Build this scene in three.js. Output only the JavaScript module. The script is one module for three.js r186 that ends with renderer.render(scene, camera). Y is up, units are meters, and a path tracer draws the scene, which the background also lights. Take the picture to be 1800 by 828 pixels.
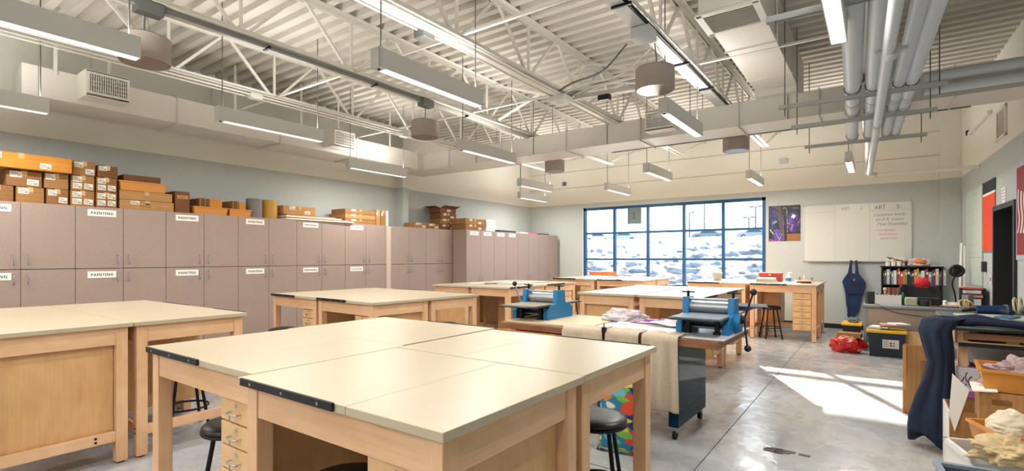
import * as THREE from 'three';
import { RoundedBoxGeometry } from 'three/addons/geometries/RoundedBoxGeometry.js';
import { mergeGeometries } from 'three/addons/utils/BufferGeometryUtils.js';
import { RectAreaLightUniformsLib } from 'three/addons/lights/RectAreaLightUniformsLib.js';

// ---------------------------------------------------------------- camera, sky, sun, exposure
RectAreaLightUniformsLib.init();
const scene = new THREE.Scene();
const FOCAL = 897.4, HORIZON = 452.6;
const camera = new THREE.PerspectiveCamera(2 * Math.atan(HORIZON / FOCAL) * 180 / Math.PI, 1800 / (2 * HORIZON), 0.05, 400);
camera.setViewOffset(1800, 2 * HORIZON, 0, 0, 1800, 828);   // shifted lens: verticals stay vertical
camera.position.set(0, 1.5, 0);
camera.rotation.y = 35.6 * Math.PI / 180;
camera.updateProjectionMatrix();
const renderer = new THREE.WebGLRenderer({ antialias: true });
renderer.toneMapping = THREE.LinearToneMapping;
renderer.toneMappingExposure = 1.36;
renderer.shadowMap.enabled = true;
scene.background = new THREE.Color().setRGB(2.5, 3.05, 3.6);
const sun = new THREE.DirectionalLight(new THREE.Color().setRGB(1, 0.93, 0.82), 24);
sun.position.set(-5 - 41.1, 33.4, -10 - 84.9);
sun.target.position.set(-5, 0, -10);
sun.castShadow = true;
sun.shadow.mapSize.set(4096, 4096);
Object.assign(sun.shadow.camera, { left: -25, right: 25, top: 25, bottom: -25, near: 1, far: 200 });
scene.add(sun, sun.target);
const LAMP_DOWN = 96, LAMP_UP = 40;       // radiance of the pendant lamps' lower and upper lenses

// ---------------------------------------------------------------- helpers
let seed = 7;
const rnd = () => { seed = (seed * 1664525 + 1013904223) % 4294967296; return seed / 4294967296; };
const rr = (a, b) => a + (b - a) * rnd();
const RAD = Math.PI / 180;
function hash(ix, iy, s) { let n = Math.imul(ix, 374761393) + Math.imul(iy, 668265263) + Math.imul(s, 1442695041); n = Math.imul(n ^ (n >>> 13), 1274126177); return ((n ^ (n >>> 16)) >>> 0) / 4294967296; }
function vnoise(x, y, px, py, s) {                       // value noise that repeats every px, py cells
  const ix = Math.floor(x), iy = Math.floor(y), fx = x - ix, fy = y - iy;
  const u = fx * fx * (3 - 2 * fx), v = fy * fy * (3 - 2 * fy), m = (a, b) => ((a % b) + b) % b;
  const h = (a, b) => hash(m(a, px), m(b, py), s);
  return (h(ix, iy) * (1 - u) + h(ix + 1, iy) * u) * (1 - v) + (h(ix, iy + 1) * (1 - u) + h(ix + 1, iy + 1) * u) * v;
}
function fbm(x, y, p, s, oct = 4) { let a = 0, w = 0.5, t = 0; for (let o = 0; o < oct; o++) { a += w * vnoise(x, y, p, p, s + o); t += w; x *= 2; y *= 2; p *= 2; w *= 0.55; } return a / t; }
function noise3(x, y, z, s) { const i = Math.floor(z), f = z - i, k = f * f * (3 - 2 * f); return (vnoise(x, y, 9999, 9999, s + i * 17) * (1 - k) + vnoise(x, y, 9999, 9999, s + (i + 1) * 17) * k) * 2 - 1; }
function dataTex(n, fn, srgb = true) {
  const a = new Uint8Array(n * n * 4);
  for (let y = 0; y < n; y++) for (let x = 0; x < n; x++) { const c = fn(x / n, y / n), k = (y * n + x) * 4; a[k] = c[0] * 255; a[k + 1] = c[1] * 255; a[k + 2] = c[2] * 255; a[k + 3] = 255; }
  const t = new THREE.DataTexture(a, n, n); t.wrapS = t.wrapT = THREE.RepeatWrapping; t.magFilter = THREE.LinearFilter; t.minFilter = THREE.LinearMipmapLinearFilter; t.generateMipmaps = true;
  if (srgb) t.colorSpace = THREE.SRGBColorSpace; t.needsUpdate = true; return t;
}
function canvasTex(w, h, draw) {
  const c = document.createElement('canvas'); c.width = w; c.height = h; draw(c.getContext('2d'), w, h);
  const t = new THREE.CanvasTexture(c); t.colorSpace = THREE.SRGBColorSpace; t.magFilter = THREE.LinearFilter; return t;
}
const frameGeo = (w, h, b, t) => merge([bx(w, b, t, 0, h / 2 - b / 2, 0), bx(w, b, t, 0, -h / 2 + b / 2, 0), bx(b, h - 2 * b, t, w / 2 - b / 2, 0, 0), bx(b, h - 2 * b, t, -w / 2 + b / 2, 0, 0)]);   // picture-frame shape without overlapping faces
const clamp = (v) => Math.max(0, Math.min(1, v));
const hexv = (h) => [(h >> 16) / 255, ((h >> 8) & 255) / 255, (h & 255) / 255];
const mat = (color, roughness = 0.6, extra = {}) => new THREE.MeshStandardMaterial({ color, roughness, ...extra });

// uv in metres by box projection; grain names the axis that the texture's v follows
function uvm(g, grain = 'y', scale = 1) {
  if (g.index) { const n = g.toNonIndexed(); g.dispose(); g = n; }
  const p = g.attributes.position, n = g.attributes.normal, uv = new Float32Array(p.count * 2), ax = ['x', 'y', 'z'];
  for (let i = 0; i < p.count; i += 3) {
    let nx = 0, ny = 0, nz = 0; for (let k = 0; k < 3; k++) { nx += Math.abs(n.getX(i + k)); ny += Math.abs(n.getY(i + k)); nz += Math.abs(n.getZ(i + k)); }
    const dom = nx >= ny && nx >= nz ? 'x' : ny >= nz ? 'y' : 'z', rest = ax.filter((a) => a !== dom);
    const v = rest.includes(grain) ? grain : rest[1], u = rest.find((a) => a !== v);
    for (let k = 0; k < 3; k++) { const q = { x: p.getX(i + k), y: p.getY(i + k), z: p.getZ(i + k) }; uv[(i + k) * 2] = q[u] * scale + (dom === 'x' ? 0.37 : 0); uv[(i + k) * 2 + 1] = q[v] * scale; }
  }
  g.setAttribute('uv', new THREE.BufferAttribute(uv, 2)); return g;
}
const cache = new Map();
function rbox(w, h, d, r = 0.004, grain = 'y') {        // box with softened edges, cached
  const key = [w, h, d, r, grain].map((v) => (typeof v === 'number' ? v.toFixed(4) : v)).join();
  if (!cache.has(key)) cache.set(key, uvm(r > 0 ? new RoundedBoxGeometry(w, h, d, 1, Math.min(r, w / 2.2, h / 2.2, d / 2.2)) : new THREE.BoxGeometry(w, h, d), grain));
  return cache.get(key);
}
const bx = (w, h, d, x = 0, y = 0, z = 0, grain = 'y') => { const g = new THREE.BoxGeometry(w, h, d); g.translate(x, y, z); return uvm(g, grain); };
const cyl = (r0, r1, h, n = 16) => new THREE.CylinderGeometry(r0, r1, h, n);
function rod(a, b, r, n = 8) {                           // cylinder between two points
  const A = new THREE.Vector3(...a), B = new THREE.Vector3(...b), l = A.distanceTo(B), g = new THREE.CylinderGeometry(r, r, l, n);
  g.applyQuaternion(new THREE.Quaternion().setFromUnitVectors(new THREE.Vector3(0, 1, 0), B.clone().sub(A).normalize())); g.translate((A.x + B.x) / 2, (A.y + B.y) / 2, (A.z + B.z) / 2); return g;
}
function beam(a, b, w, h) {                              // rectangular bar between two points, w across, h in height
  const A = new THREE.Vector3(...a), B = new THREE.Vector3(...b), l = A.distanceTo(B), g = new THREE.BoxGeometry(w, h, l);
  const m = new THREE.Matrix4().lookAt(B, A, new THREE.Vector3(0, 1, 0)); if (Math.abs(B.x - A.x) + Math.abs(B.z - A.z) < 1e-6) m.makeRotationX(Math.PI / 2);
  g.applyMatrix4(m); g.translate((A.x + B.x) / 2, (A.y + B.y) / 2, (A.z + B.z) / 2); return g;
}
const tube = (pts, r, seg = 24, n = 6) => new THREE.TubeGeometry(new THREE.CatmullRomCurve3(pts.map((p) => new THREE.Vector3(...p))), seg, r, n, false);
const merge = (gs) => { gs = gs.map((g) => { const q = g.index ? g.toNonIndexed() : g.clone(); for (const k of Object.keys(q.attributes)) if (!['position', 'normal', 'uv'].includes(k)) q.deleteAttribute(k); return q; }); return mergeGeometries(gs); };
// thin closed sheet over a grid: fn(u, v) gives a point
function sheet(fn, nu, nv, thick = 0.006) {
  const P = [], N = [];
  for (let j = 0; j <= nv; j++) for (let i = 0; i <= nu; i++) P.push(new THREE.Vector3(...fn(i / nu, j / nv)));
  const at = (i, j) => P[Math.max(0, Math.min(nv, j)) * (nu + 1) + Math.max(0, Math.min(nu, i))];
  for (let j = 0; j <= nv; j++) for (let i = 0; i <= nu; i++) { const a = at(i + 1, j).clone().sub(at(i - 1, j)), b = at(i, j + 1).clone().sub(at(i, j - 1)); N.push(a.cross(b).normalize()); }
  const pos = [], uv = [], idx = [], n = P.length;
  for (const s of [0.5, -0.5]) P.forEach((p, k) => { pos.push(p.x + N[k].x * thick * s, p.y + N[k].y * thick * s, p.z + N[k].z * thick * s); uv.push((k % (nu + 1)) / nu, Math.floor(k / (nu + 1)) / nv); });
  const id = (i, j) => j * (nu + 1) + i;
  for (let j = 0; j < nv; j++) for (let i = 0; i < nu; i++) { const a = id(i, j), b = id(i + 1, j), c = id(i + 1, j + 1), d = id(i, j + 1); idx.push(a, b, c, a, c, d, n + a, n + c, n + b, n + a, n + d, n + c); }
  const edge = (a, b) => idx.push(a, n + a, b, b, n + a, n + b);
  for (let i = 0; i < nu; i++) { edge(id(i, 0), id(i + 1, 0)); edge(id(i + 1, nv), id(i, nv)); }
  for (let j = 0; j < nv; j++) { edge(id(0, j + 1), id(0, j)); edge(id(nu, j), id(nu, j + 1)); }
  const g = new THREE.BufferGeometry(); g.setAttribute('position', new THREE.Float32BufferAttribute(pos, 3)); g.setAttribute('uv', new THREE.Float32BufferAttribute(uv, 2)); g.setIndex(idx); g.computeVertexNormals(); return g;
}
// crumpled lump of cloth: flattened sphere pushed about by noise
function lump(rx, ry, rz, s, amp = 0.25, det = 4) {
  const g = new THREE.IcosahedronGeometry(1, det * 4), p = g.attributes.position;
  for (let i = 0; i < p.count; i++) { const x = p.getX(i), y = p.getY(i), z = p.getZ(i); const k = 1 + amp * (noise3(x * 2.1 + 9, y * 2.1 + 5, z * 2.1 + 7, s) + 0.6 * Math.abs(noise3(x * 4.7 + 3, y * 4.7 + 8, z * 4.7 + 2, s + 3)) - 0.2); p.setXYZ(i, x * k * rx, Math.max(y * k, -0.75) * ry, z * k * rz); }
  g.computeVertexNormals(); return g;
}
// loft of closed rings: rings is a list of lists of points
function loft(rings, close = true) {
  const n = rings[0].length, pos = [], idx = [], uv = [];
  rings.forEach((r, j) => r.forEach((p, i) => { pos.push(...p); uv.push(i / n, j / rings.length); }));
  for (let j = 0; j < rings.length - 1; j++) for (let i = 0; i < n; i++) { const a = j * n + i, b = j * n + (i + 1) % n; idx.push(a, b, a + n, b, b + n, a + n); }
  if (close) for (const [j, flip] of [[0, true], [rings.length - 1, false]]) { const c = pos.length / 3, q = rings[j].reduce((s, p) => s.map((v, k) => v + p[k] / n), [0, 0, 0]); pos.push(...q); uv.push(0.5, 0.5); for (let i = 0; i < n; i++) { const a = j * n + i, b = j * n + (i + 1) % n; flip ? idx.push(c, b, a) : idx.push(c, a, b); } }
  const g = new THREE.BufferGeometry(); g.setAttribute('position', new THREE.Float32BufferAttribute(pos, 3)); g.setAttribute('uv', new THREE.Float32BufferAttribute(uv, 2)); g.setIndex(idx); g.computeVertexNormals(); return g;
}

const taken = new Map();
function numbered(name) { const k = taken.get(name) ?? 0; taken.set(name, k + 1); return k ? name + '_' + String(k).padStart(3, '0') : name; }
// x to the right, h up, d away from the camera along the room
function thing(name, label, category, [x, h, d] = [0, 0, 0], turn = 0, group) {
  const o = new THREE.Group(); o.name = numbered(name); o.position.set(x, h, -d); o.rotation.y = turn; scene.add(o); o.userData = { label, category }; if (group) o.userData.group = group; return o;
}
function part(parent, name, geo, m, [x, y, z] = [0, 0, 0], rot) {
  const o = new THREE.Mesh(geo, m); o.name = name; o.position.set(x, y, z); if (rot) o.rotation.set(...rot); o.castShadow = o.receiveShadow = true; parent.add(o); return o;
}
function single(name, label, category, geo, m, [x, h, d] = [0, 0, 0], turn = 0, group) {
  const o = part(scene, numbered(name), geo, m, [x, h, -d], [0, turn, 0]); o.userData = { label, category }; if (group) o.userData.group = group; return o;
}
function struct(name, geo, m, parent = scene, pos) { const o = part(parent, name, geo, m, pos); if (parent === scene) o.userData.kind = 'structure'; return o; }
function dup(root, label, [x, h, d], turn = 0, group) {
  const o = root.clone(); o.name = numbered(root.name); o.position.set(x, h, -d); o.rotation.y = turn; o.userData = { ...root.userData, label }; if (group) o.userData.group = group; scene.add(o); return o;
}

// ---------------------------------------------------------------- materials
function woodTex(base, dark, s, k = 1) {
  const A = hexv(base), B = hexv(dark);
  return dataTex(512, (u, v) => {
    const w = fbm(u * 3, v * 2, 3, s, 3) * 1.5, g = 0.5 + 0.5 * Math.sin((u * 14 + w * 5) * 2 * Math.PI * 0.5), f = vnoise(u * 160, v * 6, 160, 6, s + 9), l = fbm(u * 4, v * 4, 4, s + 20, 3);
    const t = clamp(k * (0.12 * g + 0.3 * f + 0.75 * (l - 0.3)));
    return A.map((a, i) => a * (1 - t) + B[i] * t);
  });
}
const M = {};
const T = { maple: woodTex(0xe8c09a, 0xcc9a6e, 3), panel: woodTex(0xdcb180, 0xc0905a, 11, 0.9), plywood: woodTex(0x9a6a48, 0x5f3a24, 23, 1.2) };
M.maple = new THREE.MeshStandardMaterial({ map: T.maple, roughness: 0.45 });
M.panel = new THREE.MeshStandardMaterial({ map: T.panel, roughness: 0.4 });
M.drawer = new THREE.MeshStandardMaterial({ map: woodTex(0xe3bd8c, 0xcc9f6c, 31, 0.8), roughness: 0.45 });
M.benchEdge = new THREE.MeshStandardMaterial({ map: T.plywood, roughness: 0.55 });
M.laminate = new THREE.MeshStandardMaterial({ map: dataTex(256, (u, v) => { const k = 0.97 + 0.03 * fbm(u * 6, v * 6, 6, 41, 4); return [0.75 * k, 0.695 * k, 0.595 * k]; }), roughness: 0.34 });
M.blackMetal = mat(0x16161a, 0.45, { metalness: 0.4 });
M.blackPlastic = mat(0x0d0d10, 0.55);
M.vinyl = mat(0x1b1b20, 0.38);
M.chrome = mat(0xc9c9cc, 0.25, { metalness: 1 });
M.steel = mat(0xa8adb2, 0.35, { metalness: 0.9 });
M.rubber = mat(0x0d0d0e, 0.8);
M.taupe = new THREE.MeshStandardMaterial({ map: dataTex(256, (u, v) => { const k = 0.97 + 0.06 * (vnoise(u * 128, v * 128, 128, 128, 5) - 0.5); return [0.64 * k, 0.56 * k, 0.52 * k]; }), roughness: 0.5 });
M.paper = mat(0xe9e7e1, 0.8);
M.white = mat(0xe4e2dc, 0.55);
M.wallGrey = new THREE.MeshStandardMaterial({ map: dataTex(256, (u, v) => { const k = 0.985 + 0.03 * (vnoise(u * 64, v * 64, 64, 64, 71) - 0.5); return [0.735 * k, 0.76 * k, 0.75 * k]; }), roughness: 0.75 });
M.wallCream = mat(0xe6e5db, 0.8);
M.deck = mat(0xc6c1b8, 0.7);
M.steelPaint = mat(0xe0ddd5, 0.55);
M.ductPaint = mat(0xd6d2ca, 0.42);
M.raceway = mat(0xaca79f, 0.45, { metalness: 0.1 });
M.greyBox = mat(0x6d6f6c, 0.45, { metalness: 0.3 });
M.conduit = mat(0xd8d5cc, 0.4, { metalness: 0.15 });
M.galv = mat(0xbfc2c1, 0.45, { metalness: 0.15 });
M.pipe = mat(0xccd3da, 0.4);
M.lampBody = mat(0xcfd0cd, 0.5);
M.lens = new THREE.MeshStandardMaterial({ color: 0xf4f3ee, roughness: 0.5, emissive: new THREE.Color().setRGB(1, 0.95, 0.88), emissiveIntensity: 1.7 });
M.drum = mat(0xa89c94, 0.8);
M.drumDark = mat(0x5d5650, 0.35);
M.drumWhite = mat(0xd6dade, 0.25);
M.winFrame = mat(0x14507f, 0.4);
M.base = mat(0x15181d, 0.5);
const cardT = (h, s) => new THREE.MeshStandardMaterial({ map: dataTex(128, (u, v) => { const k = 0.93 + 0.12 * (fbm(u * 8, v * 8, 8, s, 3) - 0.4) + 0.03 * Math.sin(u * 128 * 1.2); return hexv(h).map((c) => clamp(c * k)); }), roughness: 0.85 });
M.card = [cardT(0xa57846, 51), cardT(0x94683c, 53), cardT(0xb98a55, 57), cardT(0x7d5230, 59)];
M.cardOrange = cardT(0xcc8a33, 61);
M.tape = mat(0xc49d6d, 0.3);
M.orangeTray = mat(0xcf8a3c, 0.45);

// ---------------------------------------------------------------- room shell (x right, d away from camera; three z = -d)
const FD = 12.765, LX = -8.456, RX = 1.274, BD = -5.0, TONE = 3.0, TOP = 4.5, RA = 1.8 * RAD, TH = 0.3;
const Z = (d) => -d;
const concrete = dataTex(1024, (u, v) => {
  const a = fbm(u * 5, v * 5, 5, 101, 5), b = fbm(u * 14, v * 14, 14, 131, 4), c = vnoise(u * 420, v * 420, 420, 420, 151), e = Math.abs(fbm(u * 9, v * 9, 9, 171, 4) - 0.5);
  let k = 1.1 + 0.34 * (a - 0.5) + 0.15 * (b - 0.5) + 0.05 * (c - 0.5) - (e < 0.012 ? 0.05 : 0);
  if (b > 0.7) k -= (b - 0.7) * 0.4;
  const w = clamp((a - 0.42) * 3);
  return [clamp(k * (0.60 + 0.05 * w)), clamp(k * (0.61 + 0.025 * w)), clamp(k * (0.625 - 0.02 * w))];
});
concrete.repeat.set(1 / 5, 1 / 5);
const concreteRough = dataTex(512, (u, v) => { const a = fbm(u * 12, v * 12, 12, 201, 5), b = fbm(u * 40, v * 40, 40, 211, 2); const k = clamp(0.26 + 0.36 * (a - 0.5) + 0.25 * (b - 0.5)); return [k, k, k]; }, false);
concreteRough.repeat.set(1 / 3, 1 / 3);
const concreteBump = dataTex(512, (u, v) => { const k = fbm(u * 24, v * 24, 24, 231, 4); return [k, k, k]; }, false);
concreteBump.repeat.set(1 / 2, 1 / 2);
M.concrete = new THREE.MeshStandardMaterial({ map: concrete, roughnessMap: concreteRough, roughness: 1, bumpMap: concreteBump, bumpScale: 0.0025 });
struct('floor', bx(13, 0.3, 20.4, -3.4, -0.15, Z(3.9)), M.concrete);
{ // thin saw-cut joints in the slab
  const j = merge([bx(9.6, 0.002, 0.006, -3.6, 0.001, Z(3.35)), bx(9.6, 0.002, 0.006, -3.6, 0.001, Z(8.6)), bx(0.006, 0.002, 12, -1.05, 0.001, Z(6.2))]);
  struct('trim_1', j, mat(0x4c4c4b, 0.9));
  const g = []; for (let i = 0; i < 9; i++) { const s = sheet((u, v) => [-0.62 + 0.05 * Math.sin(i * 2.4) + 0.035 * i * 0.6 * Math.cos(i) + (u - 0.5) * (0.05 + 0.012 * (i % 4)), 0.0035, Z(4.42 + 0.03 * Math.cos(i * 1.9)) + (v - 0.5) * (0.035 + 0.01 * (i % 3))], 3, 3, 0.003); g.push(s); }
  single('floor_stain', 'dark scuffed stain on the bare concrete floor', 'stain', merge(g), mat(0x6d675f, 0.8));
}
const wl = (y0, y1, m, name) => struct(name, bx(TH, y1 - y0, FD - BD + 2 * TH, LX - TH / 2, (y0 + y1) / 2, Z((FD + BD) / 2)), m);
wl(0, TONE, M.wallGrey, 'wall_left'); wl(TONE, TOP, M.wallCream, 'wall_left_upper');
const wb = (y0, y1, m, name) => struct(name, bx(10.6, y1 - y0, TH, -3.4, (y0 + y1) / 2, Z(BD - TH / 2)), m);
wb(0, TONE, M.wallGrey, 'wall_back'); wb(TONE, TOP, M.wallCream, 'wall_back_upper');
const WX0 = -6.712, WX1 = -2.062, WY0 = 0.75, WY1 = 2.875;
struct('wall_far', merge([
  bx(WX0 - LX + TH, TONE, TH, (WX0 + LX - TH) / 2, TONE / 2, Z(FD + TH / 2)), bx(RX + TH - WX1, TONE, TH, (RX + TH + WX1) / 2, TONE / 2, Z(FD + TH / 2)),
  bx(WX1 - WX0, WY0, TH, (WX0 + WX1) / 2, WY0 / 2, Z(FD + TH / 2)), bx(WX1 - WX0, TONE - WY1, TH, (WX0 + WX1) / 2, (TONE + WY1) / 2, Z(FD + TH / 2))]), M.wallGrey);
struct('wall_far_upper', bx(RX - LX + 2 * TH, TOP - TONE, TH, (RX + LX) / 2, (TOP + TONE) / 2, Z(FD + TH / 2)), M.wallCream);
struct('trim_2', merge([bx(RX - LX, 0.012, 0.01, (RX + LX) / 2, 3.47, Z(FD - 0.005)), bx(RX - LX, 0.012, 0.01, (RX + LX) / 2, 3.93, Z(FD - 0.005))]), mat(0xb9b6a8, 0.8));
struct('trim_3', bx(0.29, TONE, 0.12, RX - 0.145, TONE / 2, Z(FD - 0.06)), M.wallGrey);
struct('trim_4', bx(0.29, TOP - TONE, 0.12, RX - 0.145, (TOP + TONE) / 2, Z(FD - 0.06)), M.wallCream);
struct('trim_5', bx(0.2, TONE, 0.17, LX + 0.1, TONE / 2, Z(7.6)), M.wallGrey);
struct('trim_6', bx(0.2, TOP - TONE, 0.17, LX + 0.1, (TOP + TONE) / 2, Z(7.6)), M.wallCream);
struct('baseboard_far', merge([bx(RX - 0.29 - WX1 - 0.02, 0.1, 0.012, (RX - 0.31 + WX1) / 2, 0.05, Z(FD - 0.006)), bx(WX0 - LX, 0.1, 0.012, (WX0 + LX) / 2, 0.05, Z(FD - 0.006)), bx(WX1 - WX0, 0.1, 0.012, (WX1 + WX0) / 2, 0.05, Z(FD - 0.006))]), M.base);
// right wall, turned 1.8 degrees; local z runs from the far corner towards the camera
const rz = (d) => (FD - d) / Math.cos(RA);
const rx = (d) => RX + Math.tan(RA) * (FD - d);
function rwall(name, geos, m) { const o = struct(name, merge(geos), m, scene, [RX, 0, Z(FD)]); o.rotation.y = RA; return o; }
const rb = (d0, d1, y0, y1, th = TH, off = 0) => bx(th, y1 - y0, rz(d0) - rz(d1), th / 2 + off, (y0 + y1) / 2, (rz(d0) + rz(d1)) / 2);
const DR0 = 8.8, DR1 = 9.87, DRH = 2.16;
rwall('wall_right', [rb(BD - TH, DR0, 0, TONE), rb(DR1, FD + TH, 0, TONE), rb(DR0, DR1, DRH, TONE)], M.wallGrey);
rwall('wall_right_upper', [rb(BD - TH, FD + TH, TONE, TOP)], M.wallCream);
rwall('baseboard_right', [rb(DR1 + 0.07, FD - 0.13, 0, 0.1, 0.012, -0.012), rb(BD, DR0 - 0.07, 0, 0.1, 0.012, -0.012)], M.base);
rwall('trim_7', [rb(DR0 - 0.06, DR0 + 0.01, 0, DRH + 0.06, 0.36, -0.03), rb(DR1 - 0.01, DR1 + 0.06, 0, DRH + 0.06, 0.36, -0.03), rb(DR0, DR1, DRH - 0.01, DRH + 0.06, 0.36, -0.03)], mat(0x23282d, 0.45));
{ // closed store room behind the open doorway, painted like the classroom
  rwall('wall_store', [rb(DR0 - 0.9, DR1 + 1.6, 0, 2.7, 0.1, 3.4), rb(DR0 - 1.0, DR0 - 0.9, 0, 2.7, 3.1, TH), rb(DR1 + 1.6, DR1 + 1.7, 0, 2.7, 3.1, TH), rb(DR0 - 1.0, DR1 + 1.7, 2.6, 2.7, 3.2, TH)], M.wallGrey);
  struct('floor_store', bx(4.2, 0.3, 4.6, 3.2 + 2.1, -0.151, Z(9.6)), M.concrete);
  const door = struct('door_1', bx(0.045, 2.1, 1.0, 0, 1.055, -0.5), M.maple); door.position.set(rx(DR0) + 0.34, 0, Z(DR0 + 0.03)); door.rotation.y = -97 * RAD;   // swung open into the store room
  part(door, 'door_handle', merge([rod([-0.07, 1.05, -0.92], [0.07, 1.05, -0.92], 0.012), rod([-0.07, 1.05, -0.92], [-0.07, 1.05, -0.8], 0.011)]), M.steel);
}
// corrugated steel roof deck, flutes across the room
{
  const s = new THREE.Shape(), P = 0.2, d0 = BD - 0.2, n = Math.round((FD + 0.4 - d0) / P);
  s.moveTo(d0, 4.46);
  for (let i = 0; i < n; i++) { const a = d0 + i * P; s.lineTo(a, 4.315); s.lineTo(a + 0.085, 4.315); s.lineTo(a + 0.105, 4.375); s.lineTo(a + 0.18, 4.375); }
  s.lineTo(d0 + n * P, 4.315); s.lineTo(d0 + n * P, 4.46); s.lineTo(d0, 4.46);
  const g = new THREE.ExtrudeGeometry(s, { depth: 11.1, bevelEnabled: false }); g.rotateY(Math.PI / 2); g.translate(-9.0, 0, 0);
  struct('ceiling', uvm(g, 'x'), M.deck);
}
// window: frame, 5 x 3 panes
{
  const wd = FD + 0.1, w = WX1 - WX0, h = WY1 - WY0;
  const f = struct('window_1', merge([bx(w, 0.07, 0.1, (WX0 + WX1) / 2, WY1 - 0.035, Z(wd)), bx(w, 0.07, 0.1, (WX0 + WX1) / 2, WY0 + 0.035, Z(wd)), bx(0.08, h, 0.1, WX0 + 0.04, (WY0 + WY1) / 2, Z(wd)), bx(0.08, h, 0.1, WX1 - 0.04, (WY0 + WY1) / 2, Z(wd))]), M.winFrame);
  for (let i = 1; i < 5; i++) part(f, 'mullion', rbox(0.065, h - 0.14, 0.1, 0.004), M.winFrame, [WX0 + i * w / 5, (WY0 + WY1) / 2, Z(wd)]);
  for (const y of [1.455, 2.165]) part(f, 'transom', rbox(w - 0.16, 0.055, 0.09, 0.004, 'x'), M.winFrame, [(WX0 + WX1) / 2, y, Z(wd)]);
  const glass = new THREE.MeshPhysicalMaterial({ color: 0xffffff, roughness: 0.0, transmission: 1, thickness: 0, ior: 1.3 });
  const ys = [WY0 + 0.07, 1.455, 2.165, WY1 - 0.07];
  for (let i = 0; i < 5; i++) for (let k = 0; k < 3; k++) part(f, 'pane', rbox(w / 5 - 0.06, ys[k + 1] - ys[k] - 0.05, 0.006, 0), glass, [WX0 + (i + 0.5) * w / 5, (ys[k] + ys[k + 1]) / 2, Z(wd)]);
  part(f, 'window_sill', rbox(w - 0.002, 0.03, 0.1, 0.004, 'x'), M.white, [(WX0 + WX1) / 2, WY0 + 0.015, Z(FD + 0.0)]);
  part(f, 'window_jamb', rbox(0.012, h - 0.05, 0.05, 0, 'y'), M.white, [WX0 + 0.006, (WY0 + WY1) / 2, Z(FD + 0.02)]);
}

// ---------------------------------------------------------------- roof joists
{
  const chord = (y, up, x0 = 0) => { const g = []; for (const s of [-1, 1]) { g.push(bx(0.007, 0.06, 15.2, s * 0.016, y + (up ? -0.03 : 0.03), 0), bx(0.055, 0.007, 15.2, s * 0.04, y, 0)); } return g; };
  const words = ['leftmost white steel roof joist above the taupe cabinets', 'white steel roof joist carrying the dark grey raceway', 'white steel roof joist in the middle carrying bundled conduits', 'white steel roof joist carrying the silver lighting track', 'white steel roof joist beside the rectangular return duct'];
  const proto = thing('roof_joist', words[0], 'joist', [-6.7, 0, 0], 0, 'roof joists');
  const far = 12.75, end = 11.0, near = -4.95, mk = (d0, d1, y, up) => { const g = []; const L = d1 - d0, c = Z((d0 + d1) / 2); for (const s of [-1, 1]) g.push(bx(0.007, 0.06, L, s * 0.016, y + (up ? -0.03 : 0.03), c), bx(0.055, 0.007, L, s * 0.04, y, c)); return merge(g); };
  part(proto, 'top_chord', mk(near, far, 4.311, true), M.steelPaint);
  part(proto, 'bottom_chord', mk(near + 0.6, end, 3.665, false), M.steelPaint);
  for (let d = 2.5 - 1.28 * 5; d < end; d += 1.28) {
    part(proto, 'web', beam([0, 3.69, Z(d)], [0, 4.29, Z(d)], 0.026, 0.026), M.steelPaint);
    part(proto, 'web', beam([0, 3.69, Z(d + 0.05)], [0, 4.28, Z(d + 0.6)], 0.03, 0.03), M.steelPaint);
    part(proto, 'web', beam([0, 3.69, Z(d - 0.05)], [0, 4.28, Z(d - 0.6)], 0.03, 0.03), M.steelPaint);
  }
  part(proto, 'web', beam([0, 3.69, Z(10.9)], [0, 4.28, Z(12.6)], 0.03, 0.03), M.steelPaint);
  [-5.03, -3.38, -1.78, -0.13].forEach((x, i) => dup(proto, words[i + 1], [x, 0, 0]));
  // horizontal bridging between the joists
  [[3.82, 'near the camera'], [5.95, 'over the printing bench'], [9.9, 'beyond the long duct']].forEach(([d, w]) => {
    const t = thing('joist_bridging', 'thin white bridging rods across the roof joists ' + w, 'bridging', [0, 0, d], 0, 'joist bridging');
    for (const [a, b] of [[-8.4, -6.72], [-6.68, -5.05], [-5.01, -3.4], [-3.36, -1.8], [-1.76, -0.15]]) part(t, 'bridging_rod', merge([bx(b - a, 0.035, 0.005, (a + b) / 2, 3.70, 0), bx(b - a, 0.005, 0.035, (a + b) / 2, 3.685, 0.015)]), M.steelPaint);
  });
  const t = thing('cross_bracing', 'white diagonal cross bracing between middle roof joists', 'bracing', [0, 0, 6.6]);
  for (const [a, b] of [[-5.01, -3.4], [-3.36, -1.8]]) { part(t, 'brace', beam([a, 3.72, 0], [b, 4.28, 0], 0.03, 0.03), M.steelPaint); part(t, 'brace', beam([a, 4.28, 0.04], [b, 3.72, 0.04], 0.03, 0.03), M.steelPaint); }
}
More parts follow.
